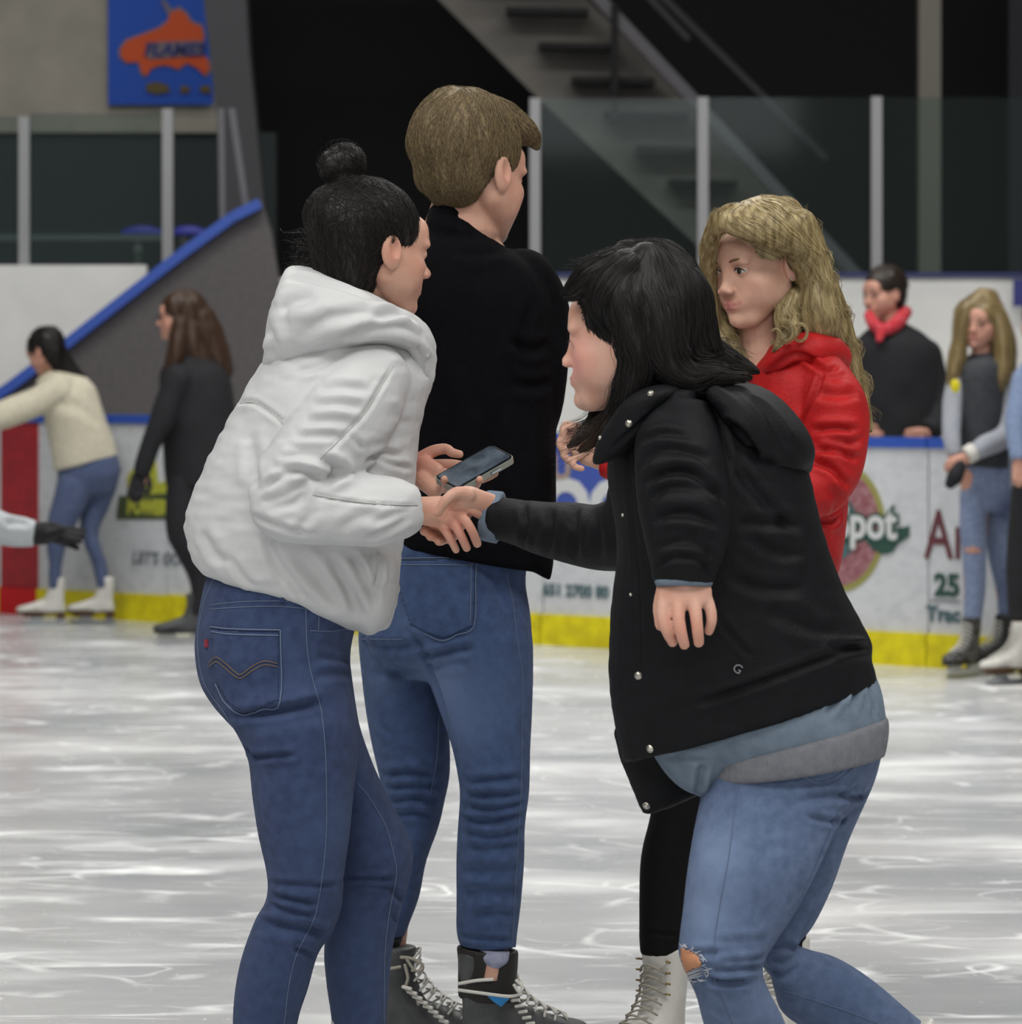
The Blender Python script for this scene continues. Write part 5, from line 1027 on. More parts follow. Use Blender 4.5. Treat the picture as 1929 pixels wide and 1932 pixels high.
fo = [([(1205, 835), (1250, 818), (1300, 826)], 8, 5), ([(1205, 880), (1240, 850), (1290, 850), (1340, 868)], 8, 6), ([(1215, 915), (1250, 895), (1300, 893), (1350, 925), (1370, 950)], 8, 9), ([(1225, 945), (1260, 920), (1310, 920), (1350, 940)], 8, 5), ([(1230, 985), (1270, 970), (1320, 975), (1360, 1000)], 9, 7), ([(1240, 1010), (1280, 1000), (1330, 1010), (1360, 1030)], 8, 5), ([(1240, 1035), (1290, 1020), (1330, 1035), (1345, 1055)], 9, 7), ([(1236, 1070), (1270, 1050), (1320, 1056), (1344, 1085)], 6, 6), ([(1280, 740), (1340, 760), (1365, 830), (1375, 900)], 7, 7, .3),
    ([(1380, 860), (1420, 920), (1480, 985), (1515, 990)], 10, 6), ([(1390, 985), (1440, 990), (1500, 985)], 9, 5), ([(1400, 1000), (1460, 1040), (1520, 1045)], 10, 5), ([(1370, 1080), (1430, 1110), (1520, 1110)], 10, 5), ([(1352, 1160), (1390, 1210), (1420, 1240)], 5, 4), ([(1560, 1220), (1600, 1222), (1640, 1222)], 6, 7), ([(1290, 1335), (1400, 1300), (1500, 1265), (1600, 1228), (1645, 1222)], 6, 6), ([(1188, 840), (1190, 950), (1200, 1060), (1205, 1180), (1208, 1300)], 6, 4, .2), ([(1450, 1150), (1520, 1180), (1580, 1200)], 12, 5), ([(1080, 940), (1086, 1000), (1080, 1070)], 10, 5), ([(1030, 936), (1040, 990), (1030, 1050)], 9, 5), ([(985, 935), (992, 985), (985, 1030)], 7, 5), ([(1120, 950), (1130, 1010), (1125, 1080)], 11, 4)]
co, V, Q = cloth(dark, 'coat', [ct, fl1, slN, slF], m_coat, dB, fo, .0048, 4, .004, 9, 14, fine=.0008)
bv = bvh_of(V, Q)
for x, y, r_ in ((1205, 1275, 8), (1227, 1413, 8), (1176, 972, 3.5), (1191, 1122, 3.5), (1220, 1520, 8)): snap(co, bv, x, y, r_, dB)
h_, n_ = hit(bv, 1392, 1262)
if h_ is not None:
    rt = Vector((0, 0, 1)).cross(n_).normalized(); rt = rt if rt.x > 0 else -rt; up = n_.cross(rt); up = up if up.z > 0 else -up
    ca, sa = math.cos(R(-30)), math.sin(R(-30)); r2 = rt*ca+up*sa; u2 = up*ca-rt*sa
    mk('chest_emblem', *place_text(text_mesh('G', 24*dB/F, .001, .0001), h_+n_*.002, r2, u2), mat('grey_emblem_thread', '77777c', .7), co, False)
# hood and collar
hood = [edge_loft(dB, [(1250, 742, 1262, 762, 50, 0), (1330, 716, 1330, 770, 120, 0), (1400, 718, 1370, 800, 150, 0), (1460, 745, 1410, 850, 155, .0), (1510, 795, 1445, 885, 145, 0), (1535, 845, 1480, 898, 110, 0), (1532, 880, 1505, 892, 60, 0)], (.5, .7)), tube(dB, [(1350, 745, -.11, 22), (1400, 790, -.13, 26), (1440, 840, -.12, 24), (1480, 875, -.08, 20)], 12)]
cloth(co, 'hood', hood, m_coat, dB, [([(1330, 770), (1390, 810), (1440, 870), (1490, 892)], 7, 8), ([(1400, 735), (1450, 780), (1490, 850)], 10, 5)], .0048, 4, .004, 12, 6)
coll = edge_loft(dB, [(1118, 868, 1128, 878, 18, -.08), (1128, 832, 1160, 866, 30, -.09), (1150, 792, 1200, 838, 40, -.1), (1180, 752, 1238, 790, 46, -.11), (1225, 728, 1268, 755, 46, -.11), (1270, 722, 1290, 745, 40, -.08)], (.5, .6))
cc, V, Q = cloth(co, 'collar', [coll], m_coat, dB, [([(1150, 850), (1200, 806), (1240, 770)], 4, 3)], .004, 3, .002, 12, 6)
bv = bvh_of(V, Q)
for x, y, r_ in ((1228, 742, 6.5), (1187, 799, 7), (1133, 826, 4.5)): snap(cc, bv, x, y, r_, dB)
# cuffs of the sweatshirt
mk('cuff', *fuse([tube(dB+.43, [(0, 0, 0, 1)]*2)] if False else [path_tube([P(945, 977, dB+.428), P(912, 972, dB+.434)], [54*dB/F, 52*dB/F], 20, (.05, .05), .9, 3)], .004, 1)[:2], m_swt, dark)
mk('cuff', *fuse([path_tube([P(1291, 1088, dB-.208), P(1291, 1106, dB-.21)], [56*dB/F, 53*dB/F], 20, (.05, .05), .8, 3)], .004, 1)[:2], m_swt, dark)
# hair
m_hairB = hairmat('near_black_hair', '15100f', '0a0808', .55)
hc = put(hair_cap(.008, .014, -.075, .045, top=.012, facecut=(.088, .095, .098), ears=False), HB)
G = {'crown': [(1190, 490, 0, 40), (1240, 510, 0, 62), (1262, 570, 0, 78), (1280, 640, 0, 78), (1300, 700, 0, 70)],
     'side': [(1180, 500, -.05, 34), (1180, 560, -.075, 38), (1192, 620, -.085, 36), (1200, 680, -.085, 34), (1188, 740, -.08, 28), (1160, 790, -.07, 20), (1130, 825, -.06, 12), (1095, 850, -.05, 3)],
     'mid': [(1220, 500, -.04, 44), (1250, 600, -.075, 44), (1262, 680, -.085, 38), (1300, 712, -.09, 26), (1360, 712, -.08, 16), (1415, 712, -.06, 5)],
     'back': [(1260, 520, .02, 44), (1300, 600, .03, 36), (1335, 660, .03, 30), (1385, 684, .03, 20), (1430, 702, .02, 6)],
     'bang': [(1170, 492, -.05, 26), (1120, 515, -.05, 28), (1088, 545, -.045, 22), (1066, 556, -.04, 11)],
     'bang2': [(1180, 500, -.07, 28), (1140, 540, -.075, 28), (1128, 578, -.075, 20), (1138, 608, -.075, 10)],
     'bang3': [(1160, 495, .03, 30), (1110, 520, .04, 28), (1080, 552, .04, 16)],
     'far': [(1160, 600, .06, 30), (1160, 700, .06, 26), (1135, 770, .05, 18), (1105, 815, .04, 11), (1070, 845, .03, 3)]}
V, Q, E = fuse([hc]+[tube(dB, g, 14) for g in G.values()], .0034, 5); V = roughen(V, Q, .003, 60, 3, (1, 1, .35))
pts = np.array([[*P(x, y, dB+z)] for g in G.values() for x, y, z, r in cr(np.array(g, float), 4)])
tan = np.vstack([np.gradient(np.array([[*P(x, y, dB+z)] for x, y, z, r in cr(np.array(g, float), 4)]), axis=0) for g in G.values()]); tan /= np.linalg.norm(tan, axis=1)[:, None]
s1 = crawl(V, Q, flow_of(pts, tan), 4200, .08, .00045, 8, .0014, .05, 21)
ls = [lock_strands([(P(x, y, dB+z), r*dB/F) for x, y, z, r in G[k]], n, .0005, i, wv, .08, .014) for i, (k, n, wv) in enumerate((('side', 260, .004), ('far', 200, .005), ('mid', 170, .004), ('back', 170, .004), ('bang', 50, 0), ('bang2', 40, 0), ('bang3', 30, 0)))]
fly = []
for _ in range(60):
    x0, y0 = RNG.uniform(1100, 1140), RNG.uniform(800, 860); z = RNG.uniform(-.05, .05); dy = RNG.uniform(-5, 5); k_ = RNG.uniform(5, 13)
    fly.append([tuple(P(x0-k*k_, y0+dy*k+.5*k*k, dB+z)) for k in range(7)])
for _ in range(40):
    x0 = RNG.uniform(1080, 1270); y0 = 470+abs(x0-1200)**1.7*.012; fly.append([tuple(P(x0-k*RNG.uniform(3, 8), y0-4-k*RNG.uniform(-1, 2), dB+RNG.uniform(-.01, .01))) for k in range(6)])
HV, HF = combine(combine(combine((V, Q), s1), join(ls)), thin(fly, .00035))
mk('hair', HV, HF, m_hairB, dark, True, paint(HV, [(P(1115, 835, dB-.04), .05, '4a3424', .7), (P(1070, 845, dB), .05, '4a3424', .6), (P(1420, 706, dB-.03), .05, '3a2a1e', .6)]))
skate(dark, (P(1430, 0, dB).x, dB+.0, 0), -85, m_wboot, 'figure', .95)
skate(dark, (P(1840, 0, dB+.13).x, dB+.13, 0), -80, m_wboot, 'figure', .95, pitch=25)
# ---------------------------------------------------------------- people further back
m_skinB = skin('distant_skin', 'bf8f7c', 'b58574')
FM = face_mesh(1.0, 1.0, h=.0035)
def bgbody(d, HM, pieces, label, base_x, m=m_skinB, vox=.006):
    o = body('p', [put(FM, HM)]+pieces, HM, m, (*P(base_x, 0, d).xy, 0), label, FACE_SPOTS('a8545a'), vox, 1); return o
def bgeyes(par, HM, dark='2a201c'):
    m = mat('distant_eye', dark, .4)
    for s in (-1, 1):
        e = blob((s*.031, .0845, .002), (.013, .007, .006), None, 8); mk('eye', e[0]@HM[0].T+HM[1], e[1], m, par)
        e = path_tube([hpt(HM, p) for p in ((s*.014, .092, .020), (s*.030, .093, .025), (s*.048, .080, .020))], [.002, .003, .0015], 6); mk('eyebrow', e[0], e[1], m, par)
def bghair(par, pieces, m, d, G=None, n=500, r=.0011, L=.10):
    V, Q, E = fuse(pieces, .006, 3); V = roughen(V, Q, .006, 35, 3, (1, 1, .4))
    pts = np.array([[*P(x, y, d+z)] for g in G for x, y, z, q in cr(np.array(g, float), 4)]); tan = np.vstack([np.gradient(np.array([[*P(x, y, d+z)] for x, y, z, q in cr(np.array(g, float), 4)]), axis=0) for g in G]); tan /= np.linalg.norm(tan, axis=1)[:, None]
    return mk('hair', *combine((V, Q), crawl(V, Q, flow_of(pts, tan), n, L, r, 6, .004, .12, 5)), m, par)
def bghand(d, x, y, dz, dx, dy, s=1.0):
    """a small half closed hand: palm and five fingers, pointing along (dx,dy) px"""
    L = math.hypot(dx, dy); ux, uy = dx/L, dy/L; vx, vy = -uy, ux
    out = [tube(d, [(x, y, dz, 11*s), (x+ux*14*s, y+uy*14*s, dz-.005, 15*s), (x+ux*28*s, y+uy*28*s, dz-.01, 14*s)], 10, (1, 1), .6)]
    for k, ln_ in enumerate((22, 26, 24, 18)):
        o = (k-1.5)*7*s; bx, by = x+ux*28*s+vx*o, y+uy*28*s+vy*o
        out.append(tube(d, [(bx, by, dz-.01, 4.4*s), (bx+ux*ln_*.6*s, by+uy*ln_*.6*s, dz-.022, 4*s), (bx+ux*ln_*s, by+uy*ln_*s, dz-.005, 3.4*s)], 8, (1, 1), 1, 3))
    bx, by = x+ux*8*s-vx*13*s, y+uy*8*s-vy*13*s
    out.append(tube(d, [(bx, by, dz-.01, 5.5*s), (bx+ux*14*s-vx*8*s, by+uy*14*s-vy*8*s, dz-.02, 4.6*s), (bx+ux*26*s-vx*7*s, by+uy*26*s-vy*7*s, dz-.02, 3.8*s)], 8, (1, 1), 1, 3))
    return out
m_blkcloth = mat('black_wool', '0e0f13', .85, '12131a', 30, 3)
# cream sweater, bending at the red marker
d = F/350; H = head_matrix(84, 664, d, -118, 26, 0, .98)
o = bgbody(d, H, [tube(d, [(95, 680, 0, 16), (112, 705, 0, 17), (130, 740, 0, 30), (160, 840, 0, 30), (170, 900, 0, 34)], 12), tube(d, [(120, 730, -.1, 14), (40, 772, -.16, 12), (-30, 795, -.2, 10)], 10), tube(d, [(120, 730, .12, 14), (40, 765, .16, 12), (-28, 785, .2, 10)], 10),
    tube(d, [(150, 910, -.05, 18), (120, 980, -.06, 13), (106, 1030, -.05, 9), (103, 1130, -.03, 8)], 10), tube(d, [(192, 910, .06, 16), (180, 960, .05, 12), (167, 997, .05, 10), (180, 1040, .04, 9), (194, 1115, .04, 7)], 10)]+bghand(d, -30, 795, -.2, -1, .2, .75)+bghand(d, -28, 785, .2, -1, .2, .75), 'dark haired girl in a cream sweater and blue jeans bending beside the red board marker', 130)
bghair(o, [put(hair_cap(.01, .014, -.08, .05, ears=False, facecut=(.08, .09, .10), h=.005), H), tube(d, [(92, 650, 0, 24), (112, 682, 0, 23), (132, 702, 0, 17), (155, 718, 0, 10)], 12)], m_hairW, d, [[(70, 635, 0, 1), (100, 655, 0, 1), (130, 700, 0, 1), (160, 722, 0, 1)]])
m_cream = mat('cream_fleece', 'c9c3b0', .95, 'bcb6a2', 40, 5, bump=.6, bscale=90)
cloth(o, 'sweater', [edge_loft(d, [(84, 702, 168, 716, 24), (66, 722, 182, 735, 50), (80, 770, 194, 775, 58), (92, 830, 210, 820, 56), (102, 890, 223, 860, 52)], (.4, 0)), tube(d, [(112, 735, -.1, 30), (60, 762, -.14, 27), (10, 782, -.17, 27), (-22, 792, -.19, 22)], 14, (1, .1)), tube(d, [(112, 735, .1, 28), (60, 758, .14, 25), (10, 775, .17, 22), (-20, 783, .19, 18)], 14, (1, .1))], m_cream, d, [([(100, 760), (150, 770), (190, 800)], 9, 2)], .008, 3, .006, 9, 3)
m_denP = denim('dusty_blue_denim', '55617f', '465171')
cloth(o, 'jeans', [edge_loft(d, [(118, 850, 218, 848, 40), (108, 896, 226, 872, 48), (112, 915, 228, 895, 46), (118, 930, 216, 925, 36)], (.2, .3)), edge_loft(d, [(110, 900, 180, 915, 32, -.05), (100, 940, 165, 950, 30, -.06), (91, 980, 144, 988, 26, -.06), (89, 1025, 126, 1028, 22, -.05), (92, 1070, 117, 1070, 17, -.04), (92, 1110, 113, 1110, 15, -.03)], (.3, 0)),
    edge_loft(d, [(160, 890, 230, 885, 32, .05), (158, 940, 212, 945, 30, .06), (150, 990, 186, 1002, 26, .05), (160, 1028, 194, 1038, 22, .04), (172, 1060, 202, 1064, 18, .04), (184, 1108, 205, 1108, 15, .04)], (.3, 0))], m_denP, d, [], .007, 3, .004, 12, 3)
skate(o, (P(103, 0, d-.03).x, d-.03, 0), -88, m_wboot, 'figure', .95, laces=False, vox=.007); skate(o, (P(196, 0, d+.04).x, d+.04, 0), -95, m_wboot, 'figure', .95, laces=False, vox=.007)
# woman in black with long brown hair and glasses
d = F/378; H = head_matrix(338, 598, d, -88, 2, 0, 1.0)
o = bgbody(d, H, [tube(d, [(345, 620, 0, 18), (352, 655, 0, 17), (362, 710, 0, 26), (370, 800, 0, 30), (365, 900, 0, 26)], 12), tube(d, [(345, 730, -.1, 10), (305, 800, -.15, 10), (268, 890, -.14, 8)], 10), tube(d, [(370, 700, .14, 16), (390, 800, .16, 14), (380, 880, .15, 10)], 10),
    tube(d, [(352, 910, -.04, 16), (340, 1000, -.06, 12), (372, 1100, 0, 9), (369, 1180, 0, 8)], 10), tube(d, [(395, 910, .08, 16), (420, 1020, .1, 12), (430, 1180, .12, 8)], 10)]+bghand(d, 268, 890, -.14, -.3, 1, .6)+bghand(d, 380, 880, .15, 0, 1, .8), 'woman with long brown hair and glasses in black, skating past the grey partition', 372)
m_hairBr = hairmat('brown_hair', '4a3425', '2c1f17')
bghair(o, [put(hair_cap(.01, .018, -.09, .06, ears=False, facecut=(.078, .085, .11), h=.005), H), tube(d, [(350, 590, 0, 30), (365, 650, 0, 34), (385, 700, .02, 34), (400, 740, .03, 22)], 12), tube(d, [(340, 610, -.07, 16), (333, 660, -.09, 17), (325, 700, -.1, 13), (322, 725, -.1, 6)], 10), tube(d, [(380, 600, 0, 26), (405, 650, 0, 24), (422, 700, 0, 16)], 10)], m_hairBr, d, [[(345, 560, 0, 1), (370, 620, 0, 1), (390, 680, 0, 1), (410, 740, 0, 1)], [(335, 580, -.08, 1), (330, 660, -.09, 1), (322, 730, -.1, 1)]], 900)
gl = [path_tube([hpt(H, (s*.031+.022*math.cos(a), .096, .002+.017*math.sin(a))) for a in np.linspace(0, 6.283, 13)], [.0018]*13, 6, (0, 0), 1, 1) for s in (-1, 1)]
gl += [path_tube([hpt(H, (s*.053, .095, .006)), hpt(H, (s*.075, .05, .006)), hpt(H, (s*.078, .0, .004))], [.0018]*3, 6) for s in (-1, 1)]+[path_tube([hpt(H, (-.009, .097, .004)), hpt(H, (.009, .097, .004))], [.0018]*2, 6)]
mk('glasses', *join(gl), m_hold, o); bgeyes(o, H)
cloth(o, 'black_coat', [edge_loft(d, [(322, 672, 400, 672, 30), (302, 705, 432, 705, 56), (304, 780, 446, 780, 62), (308, 850, 448, 850, 60), (312, 918, 440, 915, 56)], (.4, 0)), tube(d, [(335, 715, -.13, 28), (305, 790, -.16, 24), (280, 850, -.16, 20), (266, 895, -.15, 15)], 14, (1, .1)), tube(d, [(385, 715, .14, 26), (395, 790, .16, 24), (388, 860, .16, 18)], 14, (1, .1))], m_blkcloth, d, [], .008, 3, .006, 9, 3)
cloth(o, 'black_trousers', [edge_loft(d, [(314, 890, 440, 890, 50), (318, 930, 436, 930, 44)], (.2, .3)), edge_loft(d, [(316, 900, 384, 905, 34, -.05), (312, 960, 372, 960, 30, -.06), (314, 1008, 366, 1000, 26, -.06), (334, 1050, 384, 1040, 22, -.04), (358, 1100, 396, 1090, 18, -.01), (356, 1160, 384, 1160, 16, 0)], (.3, 0)), edge_loft(d, [(370, 900, 440, 900, 34, .08), (390, 1020, 446, 1020, 26, .1), (416, 1160, 444, 1160, 16, .12)], (.3, 0))], m_blkcloth, d, [], .007, 3, .004, 12, 3)
m_dskate = mat('dark_grey_skate', '3a3c3d', .6); cloth(o, 'glove', bghand(d, 268, 888, -.14, -.3, 1, 1.12), m_blkcloth, d, [], .006, 1, 0)
skate(o, (P(366, 0, d).x, d, 0), -82, m_dskate, 'hockey', .95, laces=False, vox=.007, trim=mat('pale_holder', 'a9aaa8', .5)); skate(o, (P(432, 0, d+.12).x, d+.12, 0), -82, m_dskate, 'hockey', .95, laces=False, vox=.007)
# gloved arm reaching in from the left edge
d = F/500; H = head_matrix(-150, 590, d, 60, 5, 0, 1.0)
o = bgbody(d, H, [tube(d, [(-155, 620, 0, 26), (-160, 665, 0, 26), (-165, 740, 0, 60), (-165, 880, 0, 58), (-165, 1010, 0, 60)], 12), tube(d, [(-130, 730, -.15, 26), (-110, 880, -.2, 22), (10, 1000, -.2, 15), (75, 1008, -.2, 9)], 10), tube(d, [(-190, 730, .15, 26), (-210, 880, .18, 22), (-160, 980, .1, 16)], 10),
    tube(d, [(-180, 1020, -.05, 36), (-165, 1180, -.06, 30), (-180, 1340, -.04, 20)], 10), tube(d, [(-150, 1020, .1, 36), (-120, 1180, .12, 30), (-130, 1340, .12, 20)], 10)]+bghand(d, -160, 980, .1, 1, .3, 1.0)+bghand(d, 70, 1008, -.2, 1, .05, .5), 'skater mostly outside the left edge, reaching in with a black glove and pale sleeve', -160)
bghair(o, [put(hair_cap(.01, .014, -.08, .05, h=.005), H)], m_hairW, d, [[(-150, 540, 0, 1), (-160, 640, 0, 1)]], 200)
m_pale = mat('pale_grey_sleeve', 'a9adb0', .85, 'a0a5a9', 30, 3)
cloth(o, 'pale_jacket', [edge_loft(d, [(-200, 670, -110, 670, 40), (-240, 720, -90, 720, 80), (-236, 860, -86, 860, 84), (-230, 1000, -90, 1000, 80)], (.4, 0)), tube(d, [(-130, 740, -.15, 42), (-110, 880, -.2, 38), (-60, 965, -.2, 34), (10, 1000, -.2, 30), (66, 1007, -.2, 26)], 16, (1, .1)), tube(d, [(-190, 740, .15, 42), (-215, 880, .18, 36), (-160, 980, .1, 26)], 16, (1, .1))], m_pale, d, [([(10, 990), (30, 985), (55, 990)], 7, 4)], .008, 3, .004, 9, 3)
cloth(o, 'black_glove', [tube(d, [(64, 1008, -.2, 21), (84, 1006, -.2, 22)], 12)]+fingers(d, [[(100, 998, -.2, 14), (120, 999, -.21, 8), (140, 1001, -.21, 7.5), (158, 1003, -.2, 6.5)], [(100, 1004, -.21, 13), (120, 1008, -.23, 8), (142, 1010, -.23, 7.5), (156, 1012, -.22, 6.5)], [(98, 1010, -.2, 12), (118, 1016, -.24, 8), (138, 1019, -.25, 7), (150, 1021, -.24, 6)], [(96, 1012, -.19, 11), (116, 1022, -.22, 7), (134, 1028, -.22, 6.5), (146, 1034, -.21, 5.5)], [(86, 1010, -.22, 13), (104, 1006, -.26, 9), (118, 1000, -.28, 7.5)]]), mat('black_knit_glove', '131316', .9), d, [], .0045, 2, 0)
cloth(o, 'dark_trousers', [edge_loft(d, [(-232, 960, -92, 960, 74), (-236, 1040, -90, 1040, 74), (-225, 1080, -95, 1080, 60)], (.2, .3)), edge_loft(d, [(-225, 1060, -150, 1060, 50, -.05), (-205, 1180, -130, 1180, 42, -.06), (-206, 1320, -156, 1320, 30, -.04)], (.3, 0)), edge_loft(d, [(-180, 1060, -95, 1060, 50, .1), (-155, 1180, -86, 1180, 42, .12), (-156, 1320, -106, 1320, 30, .12)], (.3, 0))], m_blkcloth, d, [], .009, 3, .004, 12, 3)
skate(o, (P(-180, 0, d-.04).x, d-.04, 0), 70, m_dskate, 'hockey', 1, laces=False, vox=.008); skate(o, (P(-130, 0, d+.12).x, d+.12, 0), 80, m_dskate, 'hockey', 1, laces=False, vox=.008)
# man with the red scarf behind the boards
d = F/388; H = head_matrix(1667, 556, d, -52, 4, 0, 1.06)
o = bgbody(d, H, [tube(d, [(1672, 580, 0, 22), (1678, 610, 0, 23), (1690, 660, 0, 50), (1695, 760, 0, 52), (1695, 900, 0, 48)], 12), tube(d, [(1625, 660, .0, 20), (1605, 740, -.02, 18), (1630, 815, -.1, 12)], 10), tube(d, [(1750, 670, 0, 20), (1770, 750, -.02, 18), (1755, 812, -.12, 14), (1735, 818, -.16, 10)], 10),
    tube(d, [(1672, 920, 0, 30), (1668, 1080, 0, 24), (1665, 1210, 0, 16)], 10), tube(d, [(1718, 920, 0, 30), (1722, 1080, 0, 24), (1725, 1210, 0, 16)], 10)]+bghand(d, 1745, 815, -.18, -1, .12, .72)+bghand(d, 1630, 812, -.16, .9, .3, .72), 'man in a black coat and red scarf leaning on the rail behind the boards', 1695)
hr = bghair(o, [put(hair_cap(.006, .010, -.055, .060, top=.01, h=.004, facecut=(.085, .09, .108)), H)], hairmat('dark_grey_brown_hair', '33281f', '1d1713'), d, [[(1650, 520, 0, 1), (1680, 520, 0, 1), (1700, 570, 0, 1)]], 500, .0009, .04); bgeyes(o, H)
cloth(o, 'black_overcoat', [edge_loft(d, [(1650, 612, 1712, 610, 26), (1625, 632, 1748, 632, 50), (1606, 660, 1776, 668, 62), (1602, 740, 1780, 750, 66), (1606, 820, 1776, 830, 66), (1610, 950, 1776, 950, 64), (1615, 1050, 1770, 1050, 60)], (.4, 0)), tube(d, [(1628, 665, 0, 30), (1606, 740, -.02, 28), (1626, 806, -.1, 20)], 14, (1, .1)), tube(d, [(1748, 670, 0, 32), (1768, 750, -.02, 28), (1768, 800, -.1, 22), (1752, 812, -.15, 17)], 14, (1, .1))], m_blkcloth, d, [], .008, 3, .005, 9, 3)
m_scarf = mat('red_scarf_wool', 'b32630', .9, 'c2606a', 60, 3, mixrange=(.5, .7)); cloth(o, 'scarf', [tube(d, [(1640, 596, -.06, 10), (1650, 612, -.11, 13), (1668, 622, -.13, 13), (1690, 612, -.1, 14), (1706, 594, -.03, 13), (1708, 588, .06, 12), (1680, 590, .12, 12), (1650, 590, .06, 11)], 12), tube(d, [(1664, 620, -.13, 12), (1660, 640, -.165, 8)], 10)], m_scarf, d, [], .006, 2, .003, 20, 3)
cloth(o, 'dark_trousers', [edge_loft(d, [(1625, 900, 1765, 900, 50), (1625, 960, 1765, 960, 50)], (.2, .3)), edge_loft(d, [(1640, 950, 1698, 950, 34), (1644, 1200, 1690, 1200, 22)], (.3, .1)), edge_loft(d, [(1694, 950, 1752, 950, 34), (1702, 1200, 1748, 1200, 22)], (.3, .1))], m_blkcloth, d, [], .009, 3, 0)
for x in (1667, 1725): V, Q, E = fuse([tube(d, [(x, 1205, .04, 17), (x-4, 1214, -.06, 16), (x-10, 1219, -.16, 13)], 12, (1, 1), .8)], .006, 2); V[:, 2] -= V[:, 2].min(); mk('shoe', V, Q, m_hold, o)
# girl with ripped jeans at the right
d = F/421; H = head_matrix(1851, 612, d, -26, 0, -4, .98)
o = bgbody(d, H, [tube(d, [(1851, 640, 0, 19), (1852, 668, 0, 20), (1852, 710, 0, 36), (1852, 800, 0, 40), (1862, 890, 0, 42)], 12), tube(d, [(1815, 705, -.02, 17), (1797, 790, -.06, 15), (1800, 870, -.16, 11)], 10), tube(d, [(1885, 705, .02, 17), (1898, 790, -.04, 15), (1850, 845, -.14, 12), (1815, 872, -.18, 9)], 10),
    tube(d, [(1842, 900, -.02, 30), (1838, 1040, -.03, 22), (1836, 1190, -.03, 16)], 10), tube(d, [(1876, 900, .06, 30), (1890, 1050, .08, 22), (1906, 1180, .1, 16)], 10)]+bghand(d, 1822, 862, -.18, -1, .6, .85)+bghand(d, 1803, 862, -.16, -.1, 1, .78), 'girl with long blond hair, varsity jacket and ripped jeans by the boards', 1860)
G = [[(1850, 570, 0, 20), (1822, 590, -.03, 18), (1812, 640, -.04, 16), (1802, 700, -.05, 15), (1794, 745, -.05, 9)], [(1855, 570, 0, 22), (1882, 600, -.02, 18), (1892, 660, -.04, 18), (1890, 710, -.07, 17), (1878, 742, -.08, 8)], [(1860, 570, .05, 28), (1880, 640, .08, 36), (1895, 700, .08, 24), (1912, 730, .06, 8)]]
bghair(o, [put(hair_cap(.008, .012, -.08, .060, ears=False, h=.004, facecut=(.064, .075, .11)), H)]+[tube(d, g, 12) for g in G], hairmat('dull_blond_hair', '96835a', '5c4c2e'), d, G, 900, .0009); bgeyes(o, H)
m_vest = mat('charcoal_vest', '2b2d32', .85, '34363b', 30, 3); m_gs = mat('heather_grey_sleeve', '9a9da5', .9, '8f929b', 60, 4)
cj, _, _ = cloth(o, 'varsity_jacket', [edge_loft(d, [(1828, 672, 1878, 672, 26), (1800, 695, 1900, 695, 50), (1798, 760, 1900, 760, 56), (1804, 830, 1902, 830, 56), (1815, 880, 1905, 885, 56)], (.4, 0))], m_vest, d, [], .007, 3, .004, 12, 3)
cloth(o, 'sleeve', [tube(d, [(1886, 708, .0, 26), (1902, 770, -.03, 26), (1895, 820, -.08, 24), (1860, 842, -.14, 20), (1832, 856, -.17, 15)], 14, (1, .1))], m_gs, d, [], .006, 3, .004, 12, 3)
cloth(o, 'sleeve', [tube(d, [(1812, 705, -.02, 22), (1797, 770, -.07, 20), (1797, 830, -.13, 18), (1802, 860, -.155, 14)], 14, (1, .1))], m_gs, d, [], .006, 3, .004, 12, 3)
mk('white_cuff', *path_tube([P(1838, 852, d-.165), P(1824, 860, d-.176)], [18*d/F, 17*d/F], 14, (.1, .1)), m_lace, o)
mk('yellow_badge', *blob(P(1803, 728, d-.20), (.022, .008, .03), None, 10), m_kick, cj)
pb = mk('dark_mitten', *fuse([tube(d, [(1812, 880, -.2, 12), (1802, 900, -.21, 16), (1794, 912, -.2, 11)], 12)], .005, 2)[:2], m_blkcloth, o)
m_denL = denim('pale_washed_denim', '8693b0', '6f7d9c')
jp, V, Q = cloth(o, 'ripped_jeans', [edge_loft(d, [(1816, 870, 1908, 872, 46), (1814, 920, 1908, 925, 48), (1816, 950, 1908, 960, 44)], (.2, .3)), edge_loft(d, [(1812, 930, 1866, 930, 38, -.03), (1812, 1000, 1862, 1000, 32, -.04), (1816, 1050, 1862, 1050, 28, -.04), (1818, 1110, 1860, 1110, 24, -.03), (1818, 1172, 1852, 1172, 20, -.03)], (.3, 0)),
    edge_loft(d, [(1850, 930, 1910, 930, 38, .05), (1858, 1000, 1912, 1000, 34, .06), (1868, 1060, 1916, 1060, 30, .07), (1880, 1120, 1922, 1120, 26, .09), (1886, 1165, 1922, 1165, 22, .1)], (.3, 0))], m_denL, d, [], .006, 3, .004, 14, 3, spots=[(P(1900, 960, d-.05), .10, '3c486c', .8), (P(1905, 1120, d), .12, '4a5878', .6)])
kp = patch(bvh_of(V, Q), [(1818, 1034), (1836, 1030), (1856, 1036), (1850, 1044), (1832, 1046), (1820, 1042)], .003); mk('knee_hole', *kp, m_skinB, jp)
skate(o, (P(1832, 0, d-.05).x, d-.05, 0), -38, mat('black_grey_skate', '242424', .5, '5a5a5a', 60, 3, mixrange=(.45, .6)), 'hockey', .98, vox=.006, trim=mat('white_holder', 'b9bab8', .4)); skate(o, (P(1895, 0, d+.06).x, d+.06, 0), -62, m_hold, 'hockey', 1.0, vox=.006, trim=mat('white_holder', 'b9bab8', .4))
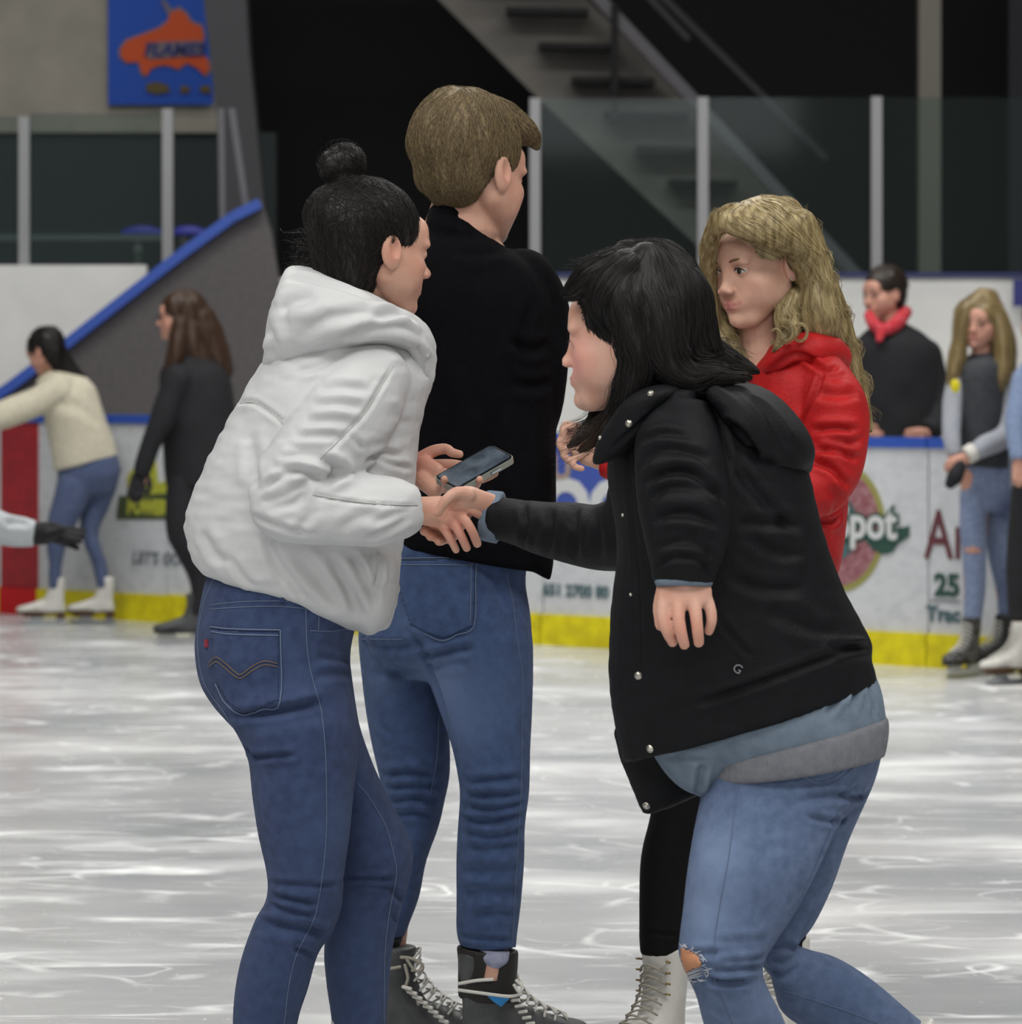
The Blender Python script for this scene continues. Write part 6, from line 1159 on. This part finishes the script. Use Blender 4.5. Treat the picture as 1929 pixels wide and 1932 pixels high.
# person at the right edge
d = F/432; H = head_matrix(1965, 610, d, -30, 0, 0, 1.0)
o = bgbody(d, H, [tube(d, [(1965, 640, 0, 20), (1966, 670, 0, 21), (1968, 720, 0, 40), (1968, 880, 0, 42)], 12), tube(d, [(1930, 710, -.02, 17), (1918, 800, -.05, 14), (1922, 875, -.1, 10)], 10), tube(d, [(2002, 710, 0, 17), (2016, 800, -.02, 14), (2010, 875, -.06, 10)], 10),
    tube(d, [(1945, 900, 0, 30), (1930, 1050, 0, 22), (1925, 1190, 0, 16)], 10), tube(d, [(1985, 900, 0, 30), (1992, 1050, 0, 22), (1996, 1190, 0, 16)], 10)]+bghand(d, 1922, 872, -.1, 0, 1, .85)+bghand(d, 2010, 872, -.06, 0, 1, .85), 'skater cut off by the right edge in a light blue jacket and black trousers', 1965)
bghair(o, [put(hair_cap(.01, .014, -.08, .05, h=.005), H), tube(d, [(1975, 590, .02, 36), (1985, 680, .04, 26)], 12)], m_hairBr, d, [[(1965, 560, 0, 1), (1980, 680, 0, 1)]], 200)
cloth(o, 'denim_jacket', [edge_loft(d, [(1945, 675, 1985, 675, 26), (1920, 700, 2016, 700, 54), (1922, 800, 2014, 800, 58), (1926, 880, 2012, 880, 56)], (.4, 0)), tube(d, [(1932, 715, -.02, 24), (1918, 800, -.06, 21), (1922, 866, -.1, 15)], 14, (1, .1)), tube(d, [(2002, 715, 0, 24), (2016, 800, -.02, 21), (2010, 866, -.06, 15)], 14, (1, .1))], denim('light_denim_jacket', '8798b8', '7788a8'), d, [], .008, 3, .004, 12, 3)
cloth(o, 'black_trousers', [edge_loft(d, [(1918, 860, 2014, 860, 50), (1912, 930, 2020, 930, 50)], (.2, .3)), edge_loft(d, [(1908, 920, 1966, 920, 38), (1900, 1050, 1950, 1050, 28), (1902, 1170, 1944, 1170, 22)], (.3, 0)), edge_loft(d, [(1962, 920, 2020, 920, 38), (1968, 1050, 2018, 1050, 28), (1974, 1170, 2018, 1170, 22)], (.3, 0))], m_blkcloth, d, [], .009, 3, .004, 12, 3)
skate(o, (P(1926, 0, d-.02).x, d-.02, 0), -60, m_wboot, 'figure', 1.0, vox=.006); skate(o, (P(1998, 0, d).x, d, 0), -40, m_wboot, 'figure', 1.0, vox=.006)
print('SCENE OK', len(bpy.data.objects))
